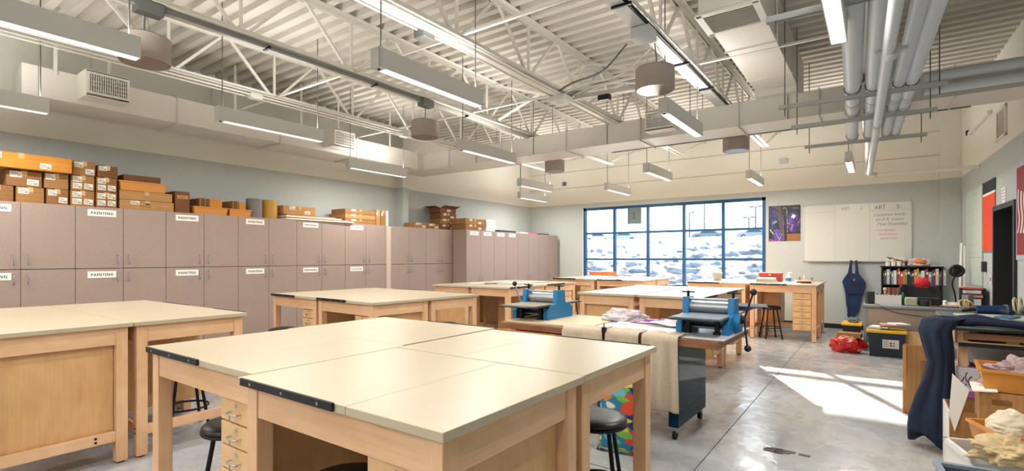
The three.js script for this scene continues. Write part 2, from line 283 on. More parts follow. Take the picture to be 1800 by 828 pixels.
// raceways, conduits and junction boxes under the joists
{
  let t = thing('raceway', 'dark grey electrical raceway under joist with drum pendants', 'raceway', [-5.03, 0, 0]);
  part(t, 'channel', rbox(0.055, 0.05, 10.4, 0.006, 'z'), M.raceway, [0.0, 3.628, Z(4.05)]);
  part(t, 'conduit_pipe', rod([0.05, 3.62, Z(-1)], [0.05, 3.62, Z(5.0)], 0.013), M.greyBox);
  for (const d of [1.72, 4.98, 8.43]) part(t, 'junction_box', rbox(0.12, 0.1, 0.2, 0.006), M.greyBox, [0.02, 3.6, Z(d)]);
  for (const d of [2.75, 4.1, 5.8]) part(t, 'clamp', rbox(0.11, 0.03, 0.03, 0.004), M.blackMetal, [0.02, 3.61, Z(d)]);
  t = thing('conduit_run', 'three thin white conduits along leftmost roof joist', 'conduit', [-6.7, 0, 0]);
  for (const x of [-0.06, 0, 0.06]) part(t, 'conduit_pipe', rod([x, 3.645 - Math.abs(x) * 0.3, Z(-1)], [x, 3.645 - Math.abs(x) * 0.3, Z(8.9)], 0.012), M.conduit);
  for (const d of [3.5, 6.1]) part(t, 'junction_box', rbox(0.1, 0.07, 0.16, 0.006), M.conduit, [0.03, 3.62, Z(d)]);
  t = thing('conduit_run', 'bundle of white conduits and raceway below middle roof joist', 'conduit', [-3.38, 0, 0]);
  part(t, 'channel', rbox(0.07, 0.055, 9.5, 0.006, 'z'), M.conduit, [0.0, 3.625, Z(4.2)]);
  for (const [x, y] of [[-0.07, 3.64], [-0.105, 3.63], [0.07, 3.62]]) part(t, 'conduit_pipe', tube(Array.from({ length: 9 }, (_, i) => [x + 0.008 * Math.sin(i * 2.1), y - 0.012 * (i % 2), Z(-0.5 + i * 1.15)]), 0.012, 60, 6), M.conduit);
  part(t, 'junction_box', rbox(0.13, 0.09, 0.15, 0.006), M.greyBox, [-0.08, 3.59, Z(3.42)]);
  part(t, 'junction_box', rbox(0.26, 0.08, 0.24, 0.02), M.ductPaint, [0, 3.57, Z(5.82)]);
  part(t, 'detector', cyl(0.075, 0.06, 0.03, 20), M.white, [0, 3.515, Z(5.82)]);
  for (let i = 0; i < 4; i++) part(t, 'flex_conduit', tube([[0.08 * (i - 1.5), 3.6, Z(5.75 + 0.05 * i)], [0.2 + 0.1 * i, 3.7 + 0.04 * i, Z(5.7 + 0.2 * i)], [0.55 + 0.12 * i, 3.85, Z(5.9 + 0.25 * i)], [0.8 + 0.2 * i, 4.2, Z(6.1 + 0.3 * i)]], 0.012, 20, 6), i % 2 ? M.conduit : M.greyBox);
  t = thing('lighting_track', 'wide silver ceiling track hung under right hand joist', 'track', [-1.78, 0, 0]);
  part(t, 'track_channel', rbox(0.14, 0.05, 10.2, 0.006, 'z'), M.galv, [0.0, 3.64, Z(4.0)]);
  part(t, 'conduit_pipe', rod([0.085, 3.63, Z(-1)], [0.085, 3.63, Z(7.6)], 0.015), M.blackMetal);
  part(t, 'conduit_pipe', rod([0.12, 3.65, Z(-1)], [0.12, 3.65, Z(7.6)], 0.012), M.galv);
  part(t, 'junction_box', rbox(0.18, 0.1, 0.2, 0.006), M.galv, [0.02, 3.56, Z(4.55)]);
  for (const d of [3.2, 4.0, 5.6, 6.6]) part(t, 'clamp', rbox(0.18, 0.025, 0.03, 0.004), M.blackMetal, [0.04, 3.605, Z(d)]);
  t = thing('cord_reel', 'grey beam with cord reel beside the drum pendant', 'cord reel', [-2.6, 3.6, 6.05], 0);
  part(t, 'beam', beam([-0.7, 0.0, 0.1], [0.55, 0.02, -0.1], 0.09, 0.05), M.raceway);
  part(t, 'reel', uvm(cyl(0.2, 0.2, 0.035, 24)), M.ductPaint, [0.42, -0.06, 0]);
  part(t, 'motor', rbox(0.15, 0.07, 0.1, 0.01), M.blackMetal, [-0.25, -0.05, 0.03]);
  part(t, 'cable', tube([[0.3, -0.03, 0], [0.42, 0.05, 0], [0.45, 0.14, 0.01], [0.5, 0.2, 0.02]], 0.008, 16, 6), M.blackPlastic);
}
// ---------------------------------------------------------------- drum pendants
{
  const W = [['drum pendant hanging at top left behind the long lamp', -5.03, 1.7], ['drum pendant above the middle of the left cabinets', -5.03, 4.98], ['drum pendant right of centre with pale bottom, over the printing presses', -1.78, 4.9], ['drum pendant just below the long duct at right', -1.78, 8.42], ['small far drum pendant below the duct, left of the window', -5.03, 8.43]];
  const t = thing('drum_pendant', 'taupe ' + W[0][0], 'pendant', [W[0][1], 3.14, W[0][2]], 0, 'drum pendants');
  const shade = new THREE.LatheGeometry([[0.0, 0.2], [0.175, 0.2], [0.185, 0.215], [0.187, 0.205], [0.187, 0.01], [0.183, 0.0], [0.178, 0.004], [0.176, 0.012]].map((p) => new THREE.Vector2(...p)), 40);
  part(t, 'shade', shade, M.drum);
  part(t, 'diffuser', uvm(cyl(0.18, 0.175, 0.012, 40)), mat(0x6f6a68, 0.2), [0, 0.008, 0]);
  part(t, 'cord', tube([[0, 0.2, 0], [0.02, 0.3, 0.01], [0.005, 0.4, 0], [0, 0.465, 0]], 0.006, 16, 6), M.greyBox);
  for (const s of [-1, 1]) part(t, 'suspension_wire', rod([0.12 * s, 0.21, 0], [0.02 * s, 0.44, 0], 0.0025, 5), M.steel);
  W.slice(1).forEach(([l, x, d]) => dup(t, 'taupe ' + l, [x, 3.14, d]));
}
// ---------------------------------------------------------------- linear pendant lamps
{
  const L = [[-4.56, 0.2, 'long grey linear pendant lamp cut by the upper left corner'], [-7.07, 0.22, 'linear pendant lamp at left edge under the duct end'], [-5.88, 2.66, 'linear pendant lamp in front of the left duct, above the boxes'], [-3.23, 2.65, 'largest whole linear pendant lamp, upper centre'], [-7.2, 5.33, 'linear pendant lamp close to left wall pilaster'], [-4.73, 5.36, 'linear pendant lamp left of the long duct, beyond the drum pendant'],
    [-1.81, 5.22, 'linear pendant lamp below the central drum pendant'], [-0.22, 2.95, 'bright linear pendant lamp beside the big pipes, cut by top edge'], [-6.09, 8.76, 'upper of two stacked-looking far linear lamps near room corner'], [-7.33, 10.54, 'lower of two far linear lamps near room corner'], [-3.31, 8.65, 'far linear pendant lamp above the window centre'], [-4.88, 10.4, 'smallest far linear pendant lamp above the window left half'], [-1.98, 10.45, 'far linear pendant lamp above the window right edge'], [-0.37, 9.56, 'far linear pendant lamp under the pipe ends'], [-1.9, -0.1, 'linear pendant lamp overhead beside the camera'], [-5.9, -2.5, 'linear pendant lamp behind the camera, left'], [-3.2, -2.5, 'linear pendant lamp behind the camera, middle'], [-0.4, -2.5, 'linear pendant lamp behind the camera, right'], [-7.1, -4.6, 'linear pendant lamp at the back wall, left'], [-1.9, -4.6, 'linear pendant lamp at the back wall, right']];
  const body = merge([bx(0.006, 0.16, 1.3, -0.047, 0.08, -0.65), bx(0.006, 0.16, 1.3, 0.047, 0.08, -0.65), bx(0.1, 0.16, 0.006, 0, 0.08, -0.003), bx(0.1, 0.16, 0.006, 0, 0.08, -1.297), bx(0.09, 0.006, 1.29, 0, 0.09, -0.65), bx(0.09, 0.02, 0.07, 0, 0.012, -0.04)]);
  const lens = bx(0.088, 0.008, 1.2, 0, 0, 0);
  let first = null;
  L.forEach(([x, d, label]) => {
    let t;
    if (!first) { t = first = thing('linear_lamp', label, 'lamp', [x, 3.0, d], 0, 'linear pendant lamps'); part(t, 'housing', body, M.lampBody); part(t, 'lower_lens', lens, M.lens, [0, 0.008, -0.69]); part(t, 'upper_lens', lens, M.lens, [0, 0.15, -0.65]); part(t, 'sensor', uvm(cyl(0.014, 0.014, 0.012, 12)), M.blackPlastic, [0, 0.0, -0.04]);
      for (const z of [-0.06, -1.24]) part(t, 'hanger_rod', rod([0, 0.155, z], [0, 1.32, z], 0.006, 6), M.greyBox); }
    else t = dup(first, label, [x, 3.0, d]);
    for (const [y, up, I] of [[-0.004, false, LAMP_DOWN], [0.175, true, LAMP_UP]]) {
      const a = new THREE.RectAreaLight(new THREE.Color().setRGB(1, 0.965, 0.905), I, 0.085, 1.18); a.position.set(x, 3.0 + y, Z(d + 0.67)); a.rotation.x = up ? Math.PI / 2 : -Math.PI / 2; a.name = 'lamp_light'; scene.add(a);
    }
  });
}
// ---------------------------------------------------------------- ducts
{
  const flange = (parent, x, y, z, w, h, d) => part(parent, 'flange', rbox(w, h, d, 0.002), M.ductPaint, [x, y, z]);
  const grille = (parent, w, h, m, bars, [x, y, z], rot) => {
    const g = new THREE.Group(); g.name = 'register'; g.position.set(x, y, z); g.rotation.set(...rot); parent.add(g);
    part(g, 'grille_frame', frameGeo(w, h, 0.025, 0.02), M.ductPaint);
    for (let i = 0; i < bars; i++) part(g, 'louver', rbox(0.008, h - 0.05, 0.012, 0), M.ductPaint, [-w / 2 + 0.03 + (i + 0.5) * (w - 0.06) / bars, 0, 0]);
    for (let i = 0; i < 4; i++) part(g, 'louver', rbox(w - 0.05, 0.006, 0.008, 0), M.ductPaint, [0, -h / 2 + 0.03 + (i + 0.5) * (h - 0.06) / 4, 0.002]);
  };
  const shell = (w, h, dep) => merge([bx(w, 0.008, dep, 0, h / 2 - 0.004, 0), bx(w, 0.008, dep, 0, -h / 2 + 0.004, 0), bx(0.008, h - 0.016, dep, w / 2 - 0.004, 0, 0), bx(0.008, h - 0.016, dep, -w / 2 + 0.004, 0, 0)]);   // open box, local z is its open front
  let t = thing('air_duct', 'beige rectangular duct along the left wall above cabinets', 'duct', [0, 0, 0]);
  const x0 = -8.25, x1 = -7.62, y0 = 3.3, y1 = 3.64, xc = (x0 + x1) / 2, yc = (y0 + y1) / 2;
  part(t, 'duct_body', uvm(new RoundedBoxGeometry(x1 - x0, y1 - y0, 8.12 - 1.55, 1, 0.006), 'z'), M.ductPaint, [xc, yc, Z((8.12 + 1.55) / 2)]);
  { const s = new THREE.Shape(); s.moveTo(x0, 0); s.lineTo(x1, 0); s.lineTo(x1, -0.1); s.lineTo(x0, 0.35 - 0.35); const e = new THREE.BufferGeometry();
    part(t, 'end_cap', loft([[[x0, y0, Z(1.56)], [x1, y0, Z(1.56)], [x1, y1, Z(1.56)], [x0, y1, Z(1.56)]], [[x0, y0 + 0.04, Z(1.47)], [x1, y0 - 0.0, Z(1.42)], [x1, y1, Z(1.42)], [x0, y1 - 0.04, Z(1.47)]]]).toNonIndexed(), M.ductPaint).geometry.computeVertexNormals(); }
  for (const d of [2.95, 4.4, 5.85, 7.3]) flange(t, xc, yc, Z(d), x1 - x0 + 0.05, y1 - y0 + 0.05, 0.012);
  for (const d of [1.7, 2.2, 3.7, 4.75, 5.45, 6.6]) for (const x of [x0 - 0.012, x1 + 0.012]) part(t, 'hanger_strap', rbox(0.004, 0.72, 0.035, 0), M.ductPaint, [x, y1 + 0.3, Z(d)]);
  for (const [d0, d1] of [[1.9, 2.32], [5.15, 5.57]]) {
    part(t, 'register_box', shell(d1 - d0, 0.3, 0.3), M.ductPaint, [x1 + 0.15, yc + 0.03, Z((d0 + d1) / 2)], [0, Math.PI / 2, 0]);
    grille(t, d1 - d0 - 0.015, 0.25, M.ductPaint, 16, [x1 + 0.311, yc + 0.03, Z((d0 + d1) / 2)], [0, Math.PI / 2, 0]);
  }
  t = thing('air_duct', 'long beige duct crossing the room under the joists', 'duct', [0, 0, 7.81]);
  part(t, 'duct_body', uvm(new RoundedBoxGeometry(7.62 + 1.41, 0.32, 0.62, 1, 0.006), 'x'), M.ductPaint, [(-7.62 + 1.41) / 2, 3.46, 0]);
  for (const x of [-6.9, -5.6, -4.25, -2.95, -1.55, -0.6, 0.7]) flange(t, x, 3.46, 0, 0.012, 0.37, 0.67);
  for (const x of [-6.2, -4.9, -3.5, -2.2, -0.95]) for (const z of [0.325, -0.325]) part(t, 'hanger_rod', rod([x, 3.3, z], [x, 4.32, z], 0.005, 6), M.greyBox);
  part(t, 'register_box', shell(0.42, 0.3, 0.24), M.ductPaint, [-2.58, 3.5, 0.43]);
  grille(t, 0.405, 0.25, M.ductPaint, 16, [-2.58, 3.5, 0.56], [0, 0, 0]);
  part(t, 'access_strip', rbox(4.6, 0.02, 0.04, 0), M.greyBox, [-1.4, 3.30, -0.3]);
  t = thing('air_duct', 'wide return duct with dark grille near top right', 'duct', [0, 0, 0]);
  const a0 = -1.31, a1 = -0.83, ac = (a0 + a1) / 2;
  part(t, 'duct_body', uvm(new RoundedBoxGeometry(a1 - a0, 0.5, 2.88, 1, 0.006), 'z'), M.ductPaint, [ac, 3.94, Z(6.66)]);
  part(t, 'intake_box', merge([bx(a1 - a0, 0.5, 0.008, ac, 3.94, Z(4.704)), bx(0.008, 0.5, 0.51, a0 + 0.004, 3.94, Z(4.965)), bx(0.008, 0.5, 0.51, a1 - 0.004, 3.94, Z(4.965)), bx(a1 - a0, 0.008, 0.52, ac, 4.186, Z(4.965))]), M.ductPaint);
  for (const d of [5.75, 6.85]) flange(t, ac, 3.94, Z(d), a1 - a0 + 0.03, 0.53, 0.01);
  part(t, 'duct_collar', uvm(new RoundedBoxGeometry(a1 - a0 + 0.02, 0.1, 0.5, 1, 0.006)), M.ductPaint, [ac, 3.665, Z(7.6)]);
  part(t, 'grille_frame', merge([bx(0.52, 0.02, 0.06, ac - 0.01, 3.68, Z(4.74)), bx(0.52, 0.02, 0.06, ac - 0.01, 3.68, Z(5.2)), bx(0.06, 0.02, 0.5, ac - 0.25, 3.68, Z(4.97)), bx(0.06, 0.02, 0.5, ac + 0.23, 3.68, Z(4.97))]), M.ductPaint);
  for (let i = 0; i < 12; i++) part(t, 'louver', rbox(0.42, 0.004, 0.026, 0), M.ductPaint, [ac - 0.01, 3.678, Z(4.785 + i * 0.034)], [0.5, 0, 0]);
  for (let i = 0; i < 6; i++) part(t, 'bellows_ring', new THREE.TorusGeometry(0.1, 0.03, 8, 20), M.galv, [a0 - 0.12, 4.03 + 0.045 * i, Z(4.95)], [Math.PI / 2, 0, 0]);
}
// ---------------------------------------------------------------- pipes on trapeze hangers
{
  const P = [[-0.138, -0.034, 0.073, 'big grey insulated pipe nearest the bright lamp'], [0.017, -0.025, 0.07, 'second big grey insulated pipe from the left'], [0.232, -0.031, 0.052, 'third grey overhead pipe, thinner, right of the slanting pipe'], [0.325, -0.03, 0.06, 'rightmost of the four parallel grey overhead pipes']];
  P.forEach(([x, k, r, label], i) => {
    const t = thing('overhead_pipe', label, 'pipe', [0, 0, 0], 0, 'overhead pipes'), X = (d) => x + k * (d - 4.2), y = 3.137 + r;
    part(t, 'pipe_jacket', rod([X(1.2), y, Z(1.2)], [X(6.05), y, Z(6.05)], r, 24), M.pipe);
    part(t, 'pipe', rod([X(6.0), y - 0.004, Z(6.0)], [X(8.75), y - 0.004, Z(8.75)], r * 0.9, 24), M.pipe);
    part(t, 'elbow', tube([[X(8.7), y, Z(8.7)], [X(8.82), y, Z(8.83)], [X(8.88), y + 0.06, Z(8.9)], [X(8.9), y + 0.2, Z(8.92)], [X(8.9), y + 1.1, Z(8.92)]], r * 0.92, 24, 20), M.pipe);
    for (const d of [6.7, 7.1, 8.5]) part(t, 'collar', rod([X(d), y - 0.004, Z(d)], [X(d + 0.16), y - 0.004, Z(d + 0.16)], r * 0.97, 24), M.galv);
    for (const d of [3.86, 6.18, 7.2, 8.6]) part(t, 'pipe_clamp', rod([X(d) , y, Z(d - 0.015)], [X(d), y, Z(d + 0.015)], r * 1.04, 24), M.greyBox);
  });
  [[3.86, 'nearest, beige slotted strut under the pipes at top edge'], [6.18, 'slotted strut under the pipes in front of the long duct'], [7.2, 'middle slotted strut below the pipes'], [8.6, 'farthest slotted strut under the pipe ends']].forEach(([d, label]) => {
    const t = thing('pipe_hanger', label, 'hanger', [0, 0, d], 0.9 * RAD, 'pipe hangers');
    const L = d < 5 ? 1.15 : 1.4, c = 0.53 - L / 2;
    part(t, 'strut', merge([bx(L, 0.005, 0.041, c, 3.133, 0), bx(L, 0.036, 0.004, c, 3.1125, 0.0185), bx(L, 0.036, 0.004, c, 3.1125, -0.0185)]), M.galv);
    for (let i = 0; i < Math.floor(L / 0.062); i++) part(t, 'slot', rbox(0.032, 0.006, 0.014, 0), M.blackMetal, [c - L / 2 + 0.04 + i * 0.062, 3.1275, 0]);
    for (const x of [c - L / 2 + 0.06, 0.47]) part(t, 'threaded_rod', rod([x, 3.02, 0], [x, 4.34, 0], 0.006, 6), M.greyBox);
  });
  let t = thing('sprinkler_pipe', 'slim grey pipe slanting below the big pipes to the far wall', 'pipe', [0, 0, 0]);
  part(t, 'pipe', rod([0.15, 3.0, Z(1.5)], [-0.115, 2.975, Z(11.0)], 0.04, 20), M.pipe);
  part(t, 'branch_pipe', rod([-0.09, 2.955, Z(11.0)], [rx(11.0) - 0.002, 2.955, Z(11.0)], 0.03, 14), M.wallCream);
  part(t, 'drop_pipe', rod([-0.15, 2.97, Z(11.0)], [-0.15, 4.31, Z(11.0)], 0.03, 14), M.conduit);
  part(t, 'coupling', merge([rod([0.083, 2.996, Z(4.55)], [0.081, 2.996, Z(4.66)], 0.055, 16), rbox(0.19, 0.03, 0.06, 0.004).clone().translate(0.082, 2.996, Z(4.6))]), M.galv);
  part(t, 'coupling', rod([-0.005, 2.985, Z(7.0)], [-0.008, 2.985, Z(7.1)], 0.045, 16), M.galv);
  part(t, 'valve', rod([-0.06, 2.95, Z(11)], [0.0, 2.95, Z(11)], 0.045, 14), M.galv);
  for (const [y, r, w] of [[3.36, 0.05, 'lower'], [3.5, 0.06, 'upper']]) single('branch_pipe', w + ' of two pipes running to right wall before the duct', 'pipe', rod([0.42, y, Z(7.32)], [rx(7.3) - 0.002, y, Z(7.32)], r, 20), M.pipe);
}

// ---------------------------------------------------------------- drafting desks (front faces local +z)
const DW = 1.12, DD = 0.83, DH = 1.02;
function makeDesk() {
  const t = thing('drafting_desk', '', 'desk', [0, 0, 0], 0, 'drafting desks');
  const split = 0.13;                                                // seam between drawing board and fixed top
  const wL = DW / 2 + split - 0.0006, wR = DW / 2 - split - 0.0006;
  part(t, 'drawing_board', rbox(wL, 0.03, DD, 0.003, 'x'), M.laminate, [-DW / 2 + wL / 2, DH - 0.015, 0]);
  part(t, 'side_top', rbox(wR, 0.03, DD, 0.003, 'x'), M.laminate, [DW / 2 - wR / 2, DH - 0.015, 0]);
  const ledge = part(t, 'pencil_ledge', rbox(0.6, 0.03, 0.012, 0.003), M.blackPlastic, [-DW / 2 + 0.335, DH - 0.011, DD / 2 + 0.006]);
  for (const x of [-0.22, 0, 0.22]) part(ledge, 'screw', uvm(cyl(0.006, 0.006, 0.004, 8)), M.steel, [x, 0, 0.006], [Math.PI / 2, 0, 0]);
  const lx = DW / 2 - 0.06, lz = DD / 2 - 0.06;
  for (const sx of [-1, 1]) for (const sz of [-1, 1]) {
    const l = part(t, 'leg', rbox(0.072, DH - 0.04, 0.072, 0.005), M.maple, [sx * lx, 0.01 + (DH - 0.04) / 2, sz * lz]);
    part(l, 'floor_glide', uvm(cyl(0.028, 0.028, 0.012, 12)), M.rubber, [0, -(DH - 0.04) / 2 - 0.004, 0]);
    for (const y of [0.19, 0.225]) part(l, 'bolt', uvm(cyl(0.009, 0.009, 0.004, 8)), M.rubber, [0, y - DH / 2, sz * 0.036], [Math.PI / 2, 0, 0]);
  }
  for (const sz of [-1, 1]) part(t, 'apron', rbox(DW - 0.19, 0.125, 0.028, 0.003, 'x'), M.maple, [0, DH - 0.03 - 0.0625, sz * (lz + 0.015)]);
  for (const sx of [-1, 1]) { part(t, 'apron', rbox(0.028, 0.125, DD - 0.19, 0.003, 'z'), M.maple, [sx * (lx + 0.015), DH - 0.03 - 0.0625, 0]);
    const s = part(t, 'stretcher', rbox(0.03, 0.075, DD - 0.19, 0.003, 'z'), M.maple, [sx * (lx + 0.015), 0.2, 0]);
    for (const y of [-0.014, 0.014]) part(s, 'bolt', uvm(cyl(0.009, 0.009, 0.004, 8)), M.rubber, [sx * 0.015, y, -0.2], [0, 0, Math.PI / 2]); }
  part(t, 'stretcher', rbox(DW - 0.2, 0.07, 0.028, 0.003, 'x'), M.maple, [0, 0.2, -lz]);
  const px = lx - 0.036 - 0.15, body = part(t, 'pedestal', rbox(0.3, 0.67, DD - 0.14, 0.003), M.panel, [px, 0.525, -0.005]);
  part(t, 'side_panel', rbox(0.012, 0.72, DD - 0.2, 0), M.panel, [lx - 0.02, 0.53, 0]);
  const pull = tube([[-0.042, 0, 0], [-0.042, 0, 0.02], [-0.034, 0, 0.026], [0.034, 0, 0.026], [0.042, 0, 0.02], [0.042, 0, 0]], 0.0042, 14, 5);
  for (let i = 0; i < 6; i++) {
    const d = part(t, 'drawer', rbox(0.28, 0.102, 0.02, 0.003, 'x'), M.drawer, [px, 0.805 - i * 0.11, DD / 2 - 0.075 + 0.012]);
    part(d, 'handle', pull, M.chrome, [0, -0.005, 0.01]);
    part(d, 'lock', uvm(cyl(0.009, 0.009, 0.008, 10)), M.chrome, [0, 0.028, 0.011], [Math.PI / 2, 0, 0]);
    part(d, 'lock_key', rbox(0.008, 0.026, 0.004, 0.001), M.steel, [0.0, -0.02, 0.04]);
  }
  return t;
}
{
  const proto = makeDesk(); let used = false;
  const clusters = [                                               // centre x, d, turn, gaps, words
    [-2.09, 1.88, 0, 0.01, 0.004, 'the foreground cluster', true], [-5.59, 1.44, 0, 0.004, 0.006, 'the left cluster beside the cabinets', true], [-5.42, 4.43, -3.5, 0.006, 0.006, 'the middle cluster behind the foreground one', true],
    [-5.62, 7.72, 90, 0.02, 0.02, 'the cluster behind the left press', true], [-2.53, 7.4, 90, 0.03, 0.03, 'the cluster behind the right press', true], [-5.12, 11.17, 0, 0.02, 0.02, 'the cluster under the left part of the window', true], [-1.98, 11.17, 0, 0.03, 0.02, 'the cluster under the right part of the window', true]];
  for (const [cx, cd, turn, gx, gd, words] of clusters) {
    const a = turn * RAD;
    for (const row of [1, -1]) for (const col of [-1, 1]) {
      const lx = col * (DW + gx) / 2, lzz = row * (DD + gd) / 2;
      let x = cx + lx * Math.cos(a) + lzz * Math.sin(a), z = -cd - lx * Math.sin(a) + lzz * Math.cos(a);
      if (words === 'the foreground cluster') [x, z] = row > 0 ? (col < 0 ? [-2.656, -1.505] : [-1.5255, -1.44]) : (col < 0 ? [-2.678, -2.338] : [-1.5295, -2.28]);   // pushed together a little unevenly
      const where = Math.abs(turn) < 45 ? (row > 0 ? 'near ' : 'far ') + (col < 0 ? 'left' : 'right') : (col < 0 ? 'near ' : 'far ') + (row < 0 ? 'left' : 'right');
      const label = 'maple drafting desk at ' + where + ' of ' + words, rot = a + (row > 0 ? 0 : Math.PI);
      if (!used) { used = true; proto.position.set(x, 0, z); proto.rotation.y = rot; proto.userData.label = label; } else dup(proto, label, [x, 0, -z], rot);
    }
  }
}
// ---------------------------------------------------------------- stools
{
  const t = thing('stool', 'black round stool under right edge of the foreground desks', 'stool', [-1.32, 0, 2.68], 0.3, 'black stools');
  const seat = new THREE.LatheGeometry([[0, 0.6], [0.06, 0.602], [0.12, 0.6], [0.155, 0.592], [0.172, 0.578], [0.176, 0.566], [0.17, 0.556], [0.1, 0.552], [0, 0.552]].map((p) => new THREE.Vector2(...p)), 36);
  part(t, 'seat', seat, M.vinyl);
  part(t, 'seat_ring', new THREE.TorusGeometry(0.168, 0.01, 8, 36), M.blackMetal, [0, 0.548, 0], [Math.PI / 2, 0, 0]);
  for (let i = 0; i < 4; i++) { const c = Math.cos(i * Math.PI / 2 + 0.78), s = Math.sin(i * Math.PI / 2 + 0.78); const l = part(t, 'leg', rod([c * 0.11, 0.55, s * 0.11], [c * 0.205, 0.015, s * 0.205], 0.0125, 10), M.blackMetal); part(l, 'foot', rod([c * 0.203, 0.03, s * 0.203], [c * 0.207, 0.0, s * 0.207], 0.016, 10), M.rubber); }
  part(t, 'foot_ring', new THREE.TorusGeometry(0.172, 0.009, 8, 40), M.blackMetal, [0, 0.2, 0], [Math.PI / 2, 0, 0]);
  [['black round stool peeking out left of the near drawer stack', -2.9, 1.42], ['black stool seat in the knee space of the near right desk', -1.78, 1.32], ['black stool standing under the left cluster, only legs and ring showing', -4.92, 1.97],
    ['black round stool at the window desk with drawers', -1.62, 10.55], ['black stool seat peeking above the foreground top at its left back', -6.2, 3.62], ['grey lit stool seat behind the middle cluster', -4.85, 5.2], ['black stool between the left press and the desks behind it', -4.5, 9.55], ['black stool in front of the far left window desks', -5.6, 10.1]]
    .forEach(([l, x, d], i) => dup(t, l, [x, 0, d], i * 0.7));
}
// ---------------------------------------------------------------- wall cabinets with doors
const CX = -7.835, CT = 2.125, CM = 1.365;                        // front plane, top, joint height
const signTex = (s, big = true) => canvasTex(256, 80, (c, w, h) => { c.fillStyle = '#efece4'; c.fillRect(0, 0, w, h); c.fillStyle = '#25232a'; c.font = 'bold 42px sans-serif'; c.textAlign = 'center'; c.textBaseline = 'middle'; if (s === '-') { c.fillStyle = '#77767c'; for (let i = 0; i < 5; i++) c.fillRect(70 + i * 25, 28, 16, 24); } else c.fillText(s, w / 2, h / 2 + 2, w - 36); });
const signMat = {};
for (const s of ['DRAWING', 'PAINTING', 'PRINTMAKING', 'SCULPTURE', '-']) signMat[s] = new THREE.MeshStandardMaterial({ map: signTex(s), roughness: 0.7 });
const signGeo = (w, h) => { const g = new THREE.BoxGeometry(w, h, 0.003); return g; };
const pullGeo = tube([[0, -0.055, 0], [0, -0.055, 0.022], [0, -0.048, 0.028], [0, 0.048, 0.028], [0, 0.055, 0.022], [0, 0.055, 0]], 0.0055, 14, 6);
function cabinet(name, label, d0, d1, y0, y1, opt = {}) {
  const { xf = CX, depth = 0.6, sign, handleY, toe = false } = opt, w = d1 - d0, t = thing(name, label, 'cabinet', [xf, 0, (d0 + d1) / 2], Math.PI / 2, 'taupe cabinets');   // local z faces the room, local x = towards camera
  const b0 = toe ? y0 + 0.1 : y0;
  part(t, 'body', rbox(w - 0.002, y1 - b0, depth - 0.02, 0.002), M.taupe, [0, (y1 + b0) / 2, -depth / 2 - 0.011]);
  if (toe) part(t, 'toe_kick', rbox(w - 0.002, 0.1, depth - 0.09, 0), M.blackPlastic, [0, y0 + 0.05, -depth / 2 - 0.05]);
  for (const s of [-1, 1]) {
    const d = part(t, 'door', rbox(w / 2 - 0.005, y1 - b0 - 0.006, 0.019, 0.002), M.taupe, [s * w / 4, (y1 + b0) / 2, -0.0095]);
    part(d, 'handle', pullGeo, M.steel, [-s * (w / 4 - 0.06), handleY - (y1 + b0) / 2, 0.009]);
    if (s < 0 && sign) part(d, 'label_sign', signGeo(w * 0.3, w * 0.085), signMat[sign], [-0.0 + 0.02, y1 - 0.075 - (y1 + b0) / 2, 0.0115]);
  }
  return t;
}
{
  const U = [[0.97, 1.933, 'DRAWING'], [1.933, 2.895, 'PAINTING'], [2.895, 3.855, 'PAINTING'], [3.855, 4.81, 'PAINTING'], [4.81, 5.755, 'PRINTMAKING'], [5.755, 6.692, 'SCULPTURE']];
  const nth = ['leftmost', 'second', 'third', 'fourth', 'fifth', 'sixth'];
  U.forEach(([a, b, s], i) => {
    cabinet('upper_cabinet', `${nth[i]} upper taupe double cabinet along left wall, signed ${s}`, a, b, CM, CT, { sign: s, handleY: CM + 0.11 });
    cabinet('lower_cabinet', `${nth[i]} lower taupe double cabinet along left wall, signed ${s}`, a, b, 0, CM - 0.002, { sign: s, handleY: CM - 0.11, toe: true });
  });
  cabinet('upper_cabinet', 'upper taupe double cabinet cut off by the left picture edge', 0.005, 0.968, CM, CT, { handleY: CM + 0.11 });
  cabinet('lower_cabinet', 'lower taupe double cabinet cut off by the left picture edge', 0.005, 0.968, 0, CM - 0.002, { handleY: CM - 0.11, toe: true });
  single('filler_column', 'pale vertical filler column between the two cabinet runs', 'panel', rbox(0.62, CT - 0.01, 0.12, 0.003), mat(0xc9b4a4, 0.6), [CX - 0.3, (CT - 0.01) / 2, 6.765]);
  [[6.838, 7.793, 'left'], [7.795, 8.625, 'right']].forEach(([a, b, w]) => {
    cabinet('upper_cabinet', `upper unsigned taupe cabinet, ${w} one of the short run by the pilaster`, a, b, CM, CT, { handleY: CM + 0.11, depth: 0.38 });
    cabinet('lower_cabinet', `lower unsigned taupe cabinet, ${w} one of the short run by the pilaster`, a, b, 0, CM - 0.002, { handleY: CM - 0.11, toe: true, depth: 0.38 });
  });
  [[8.64, 9.645], [9.647, 10.635], [10.637, 11.63], [11.632, 12.625]].forEach(([a, b], i) => {
    const t = cabinet('tall_cabinet', `${nth[i].replace('leftmost', 'first')} tall full-height taupe cabinet counted from the pilaster`, a, b, 0, 2.125, { xf: -7.43, handleY: 1.02, toe: true, depth: 0.95, sign: i < 2 ? '-' : undefined });
    if (i < 2) { const d = t.children.filter((c) => c.name === 'door')[1]; part(d, 'label_sign', signGeo(0.28, 0.085), signMat['-'], [0.0, 2.125 - 0.075 - (2.125 + 0.1) / 2, 0.0115]); }
  });
}
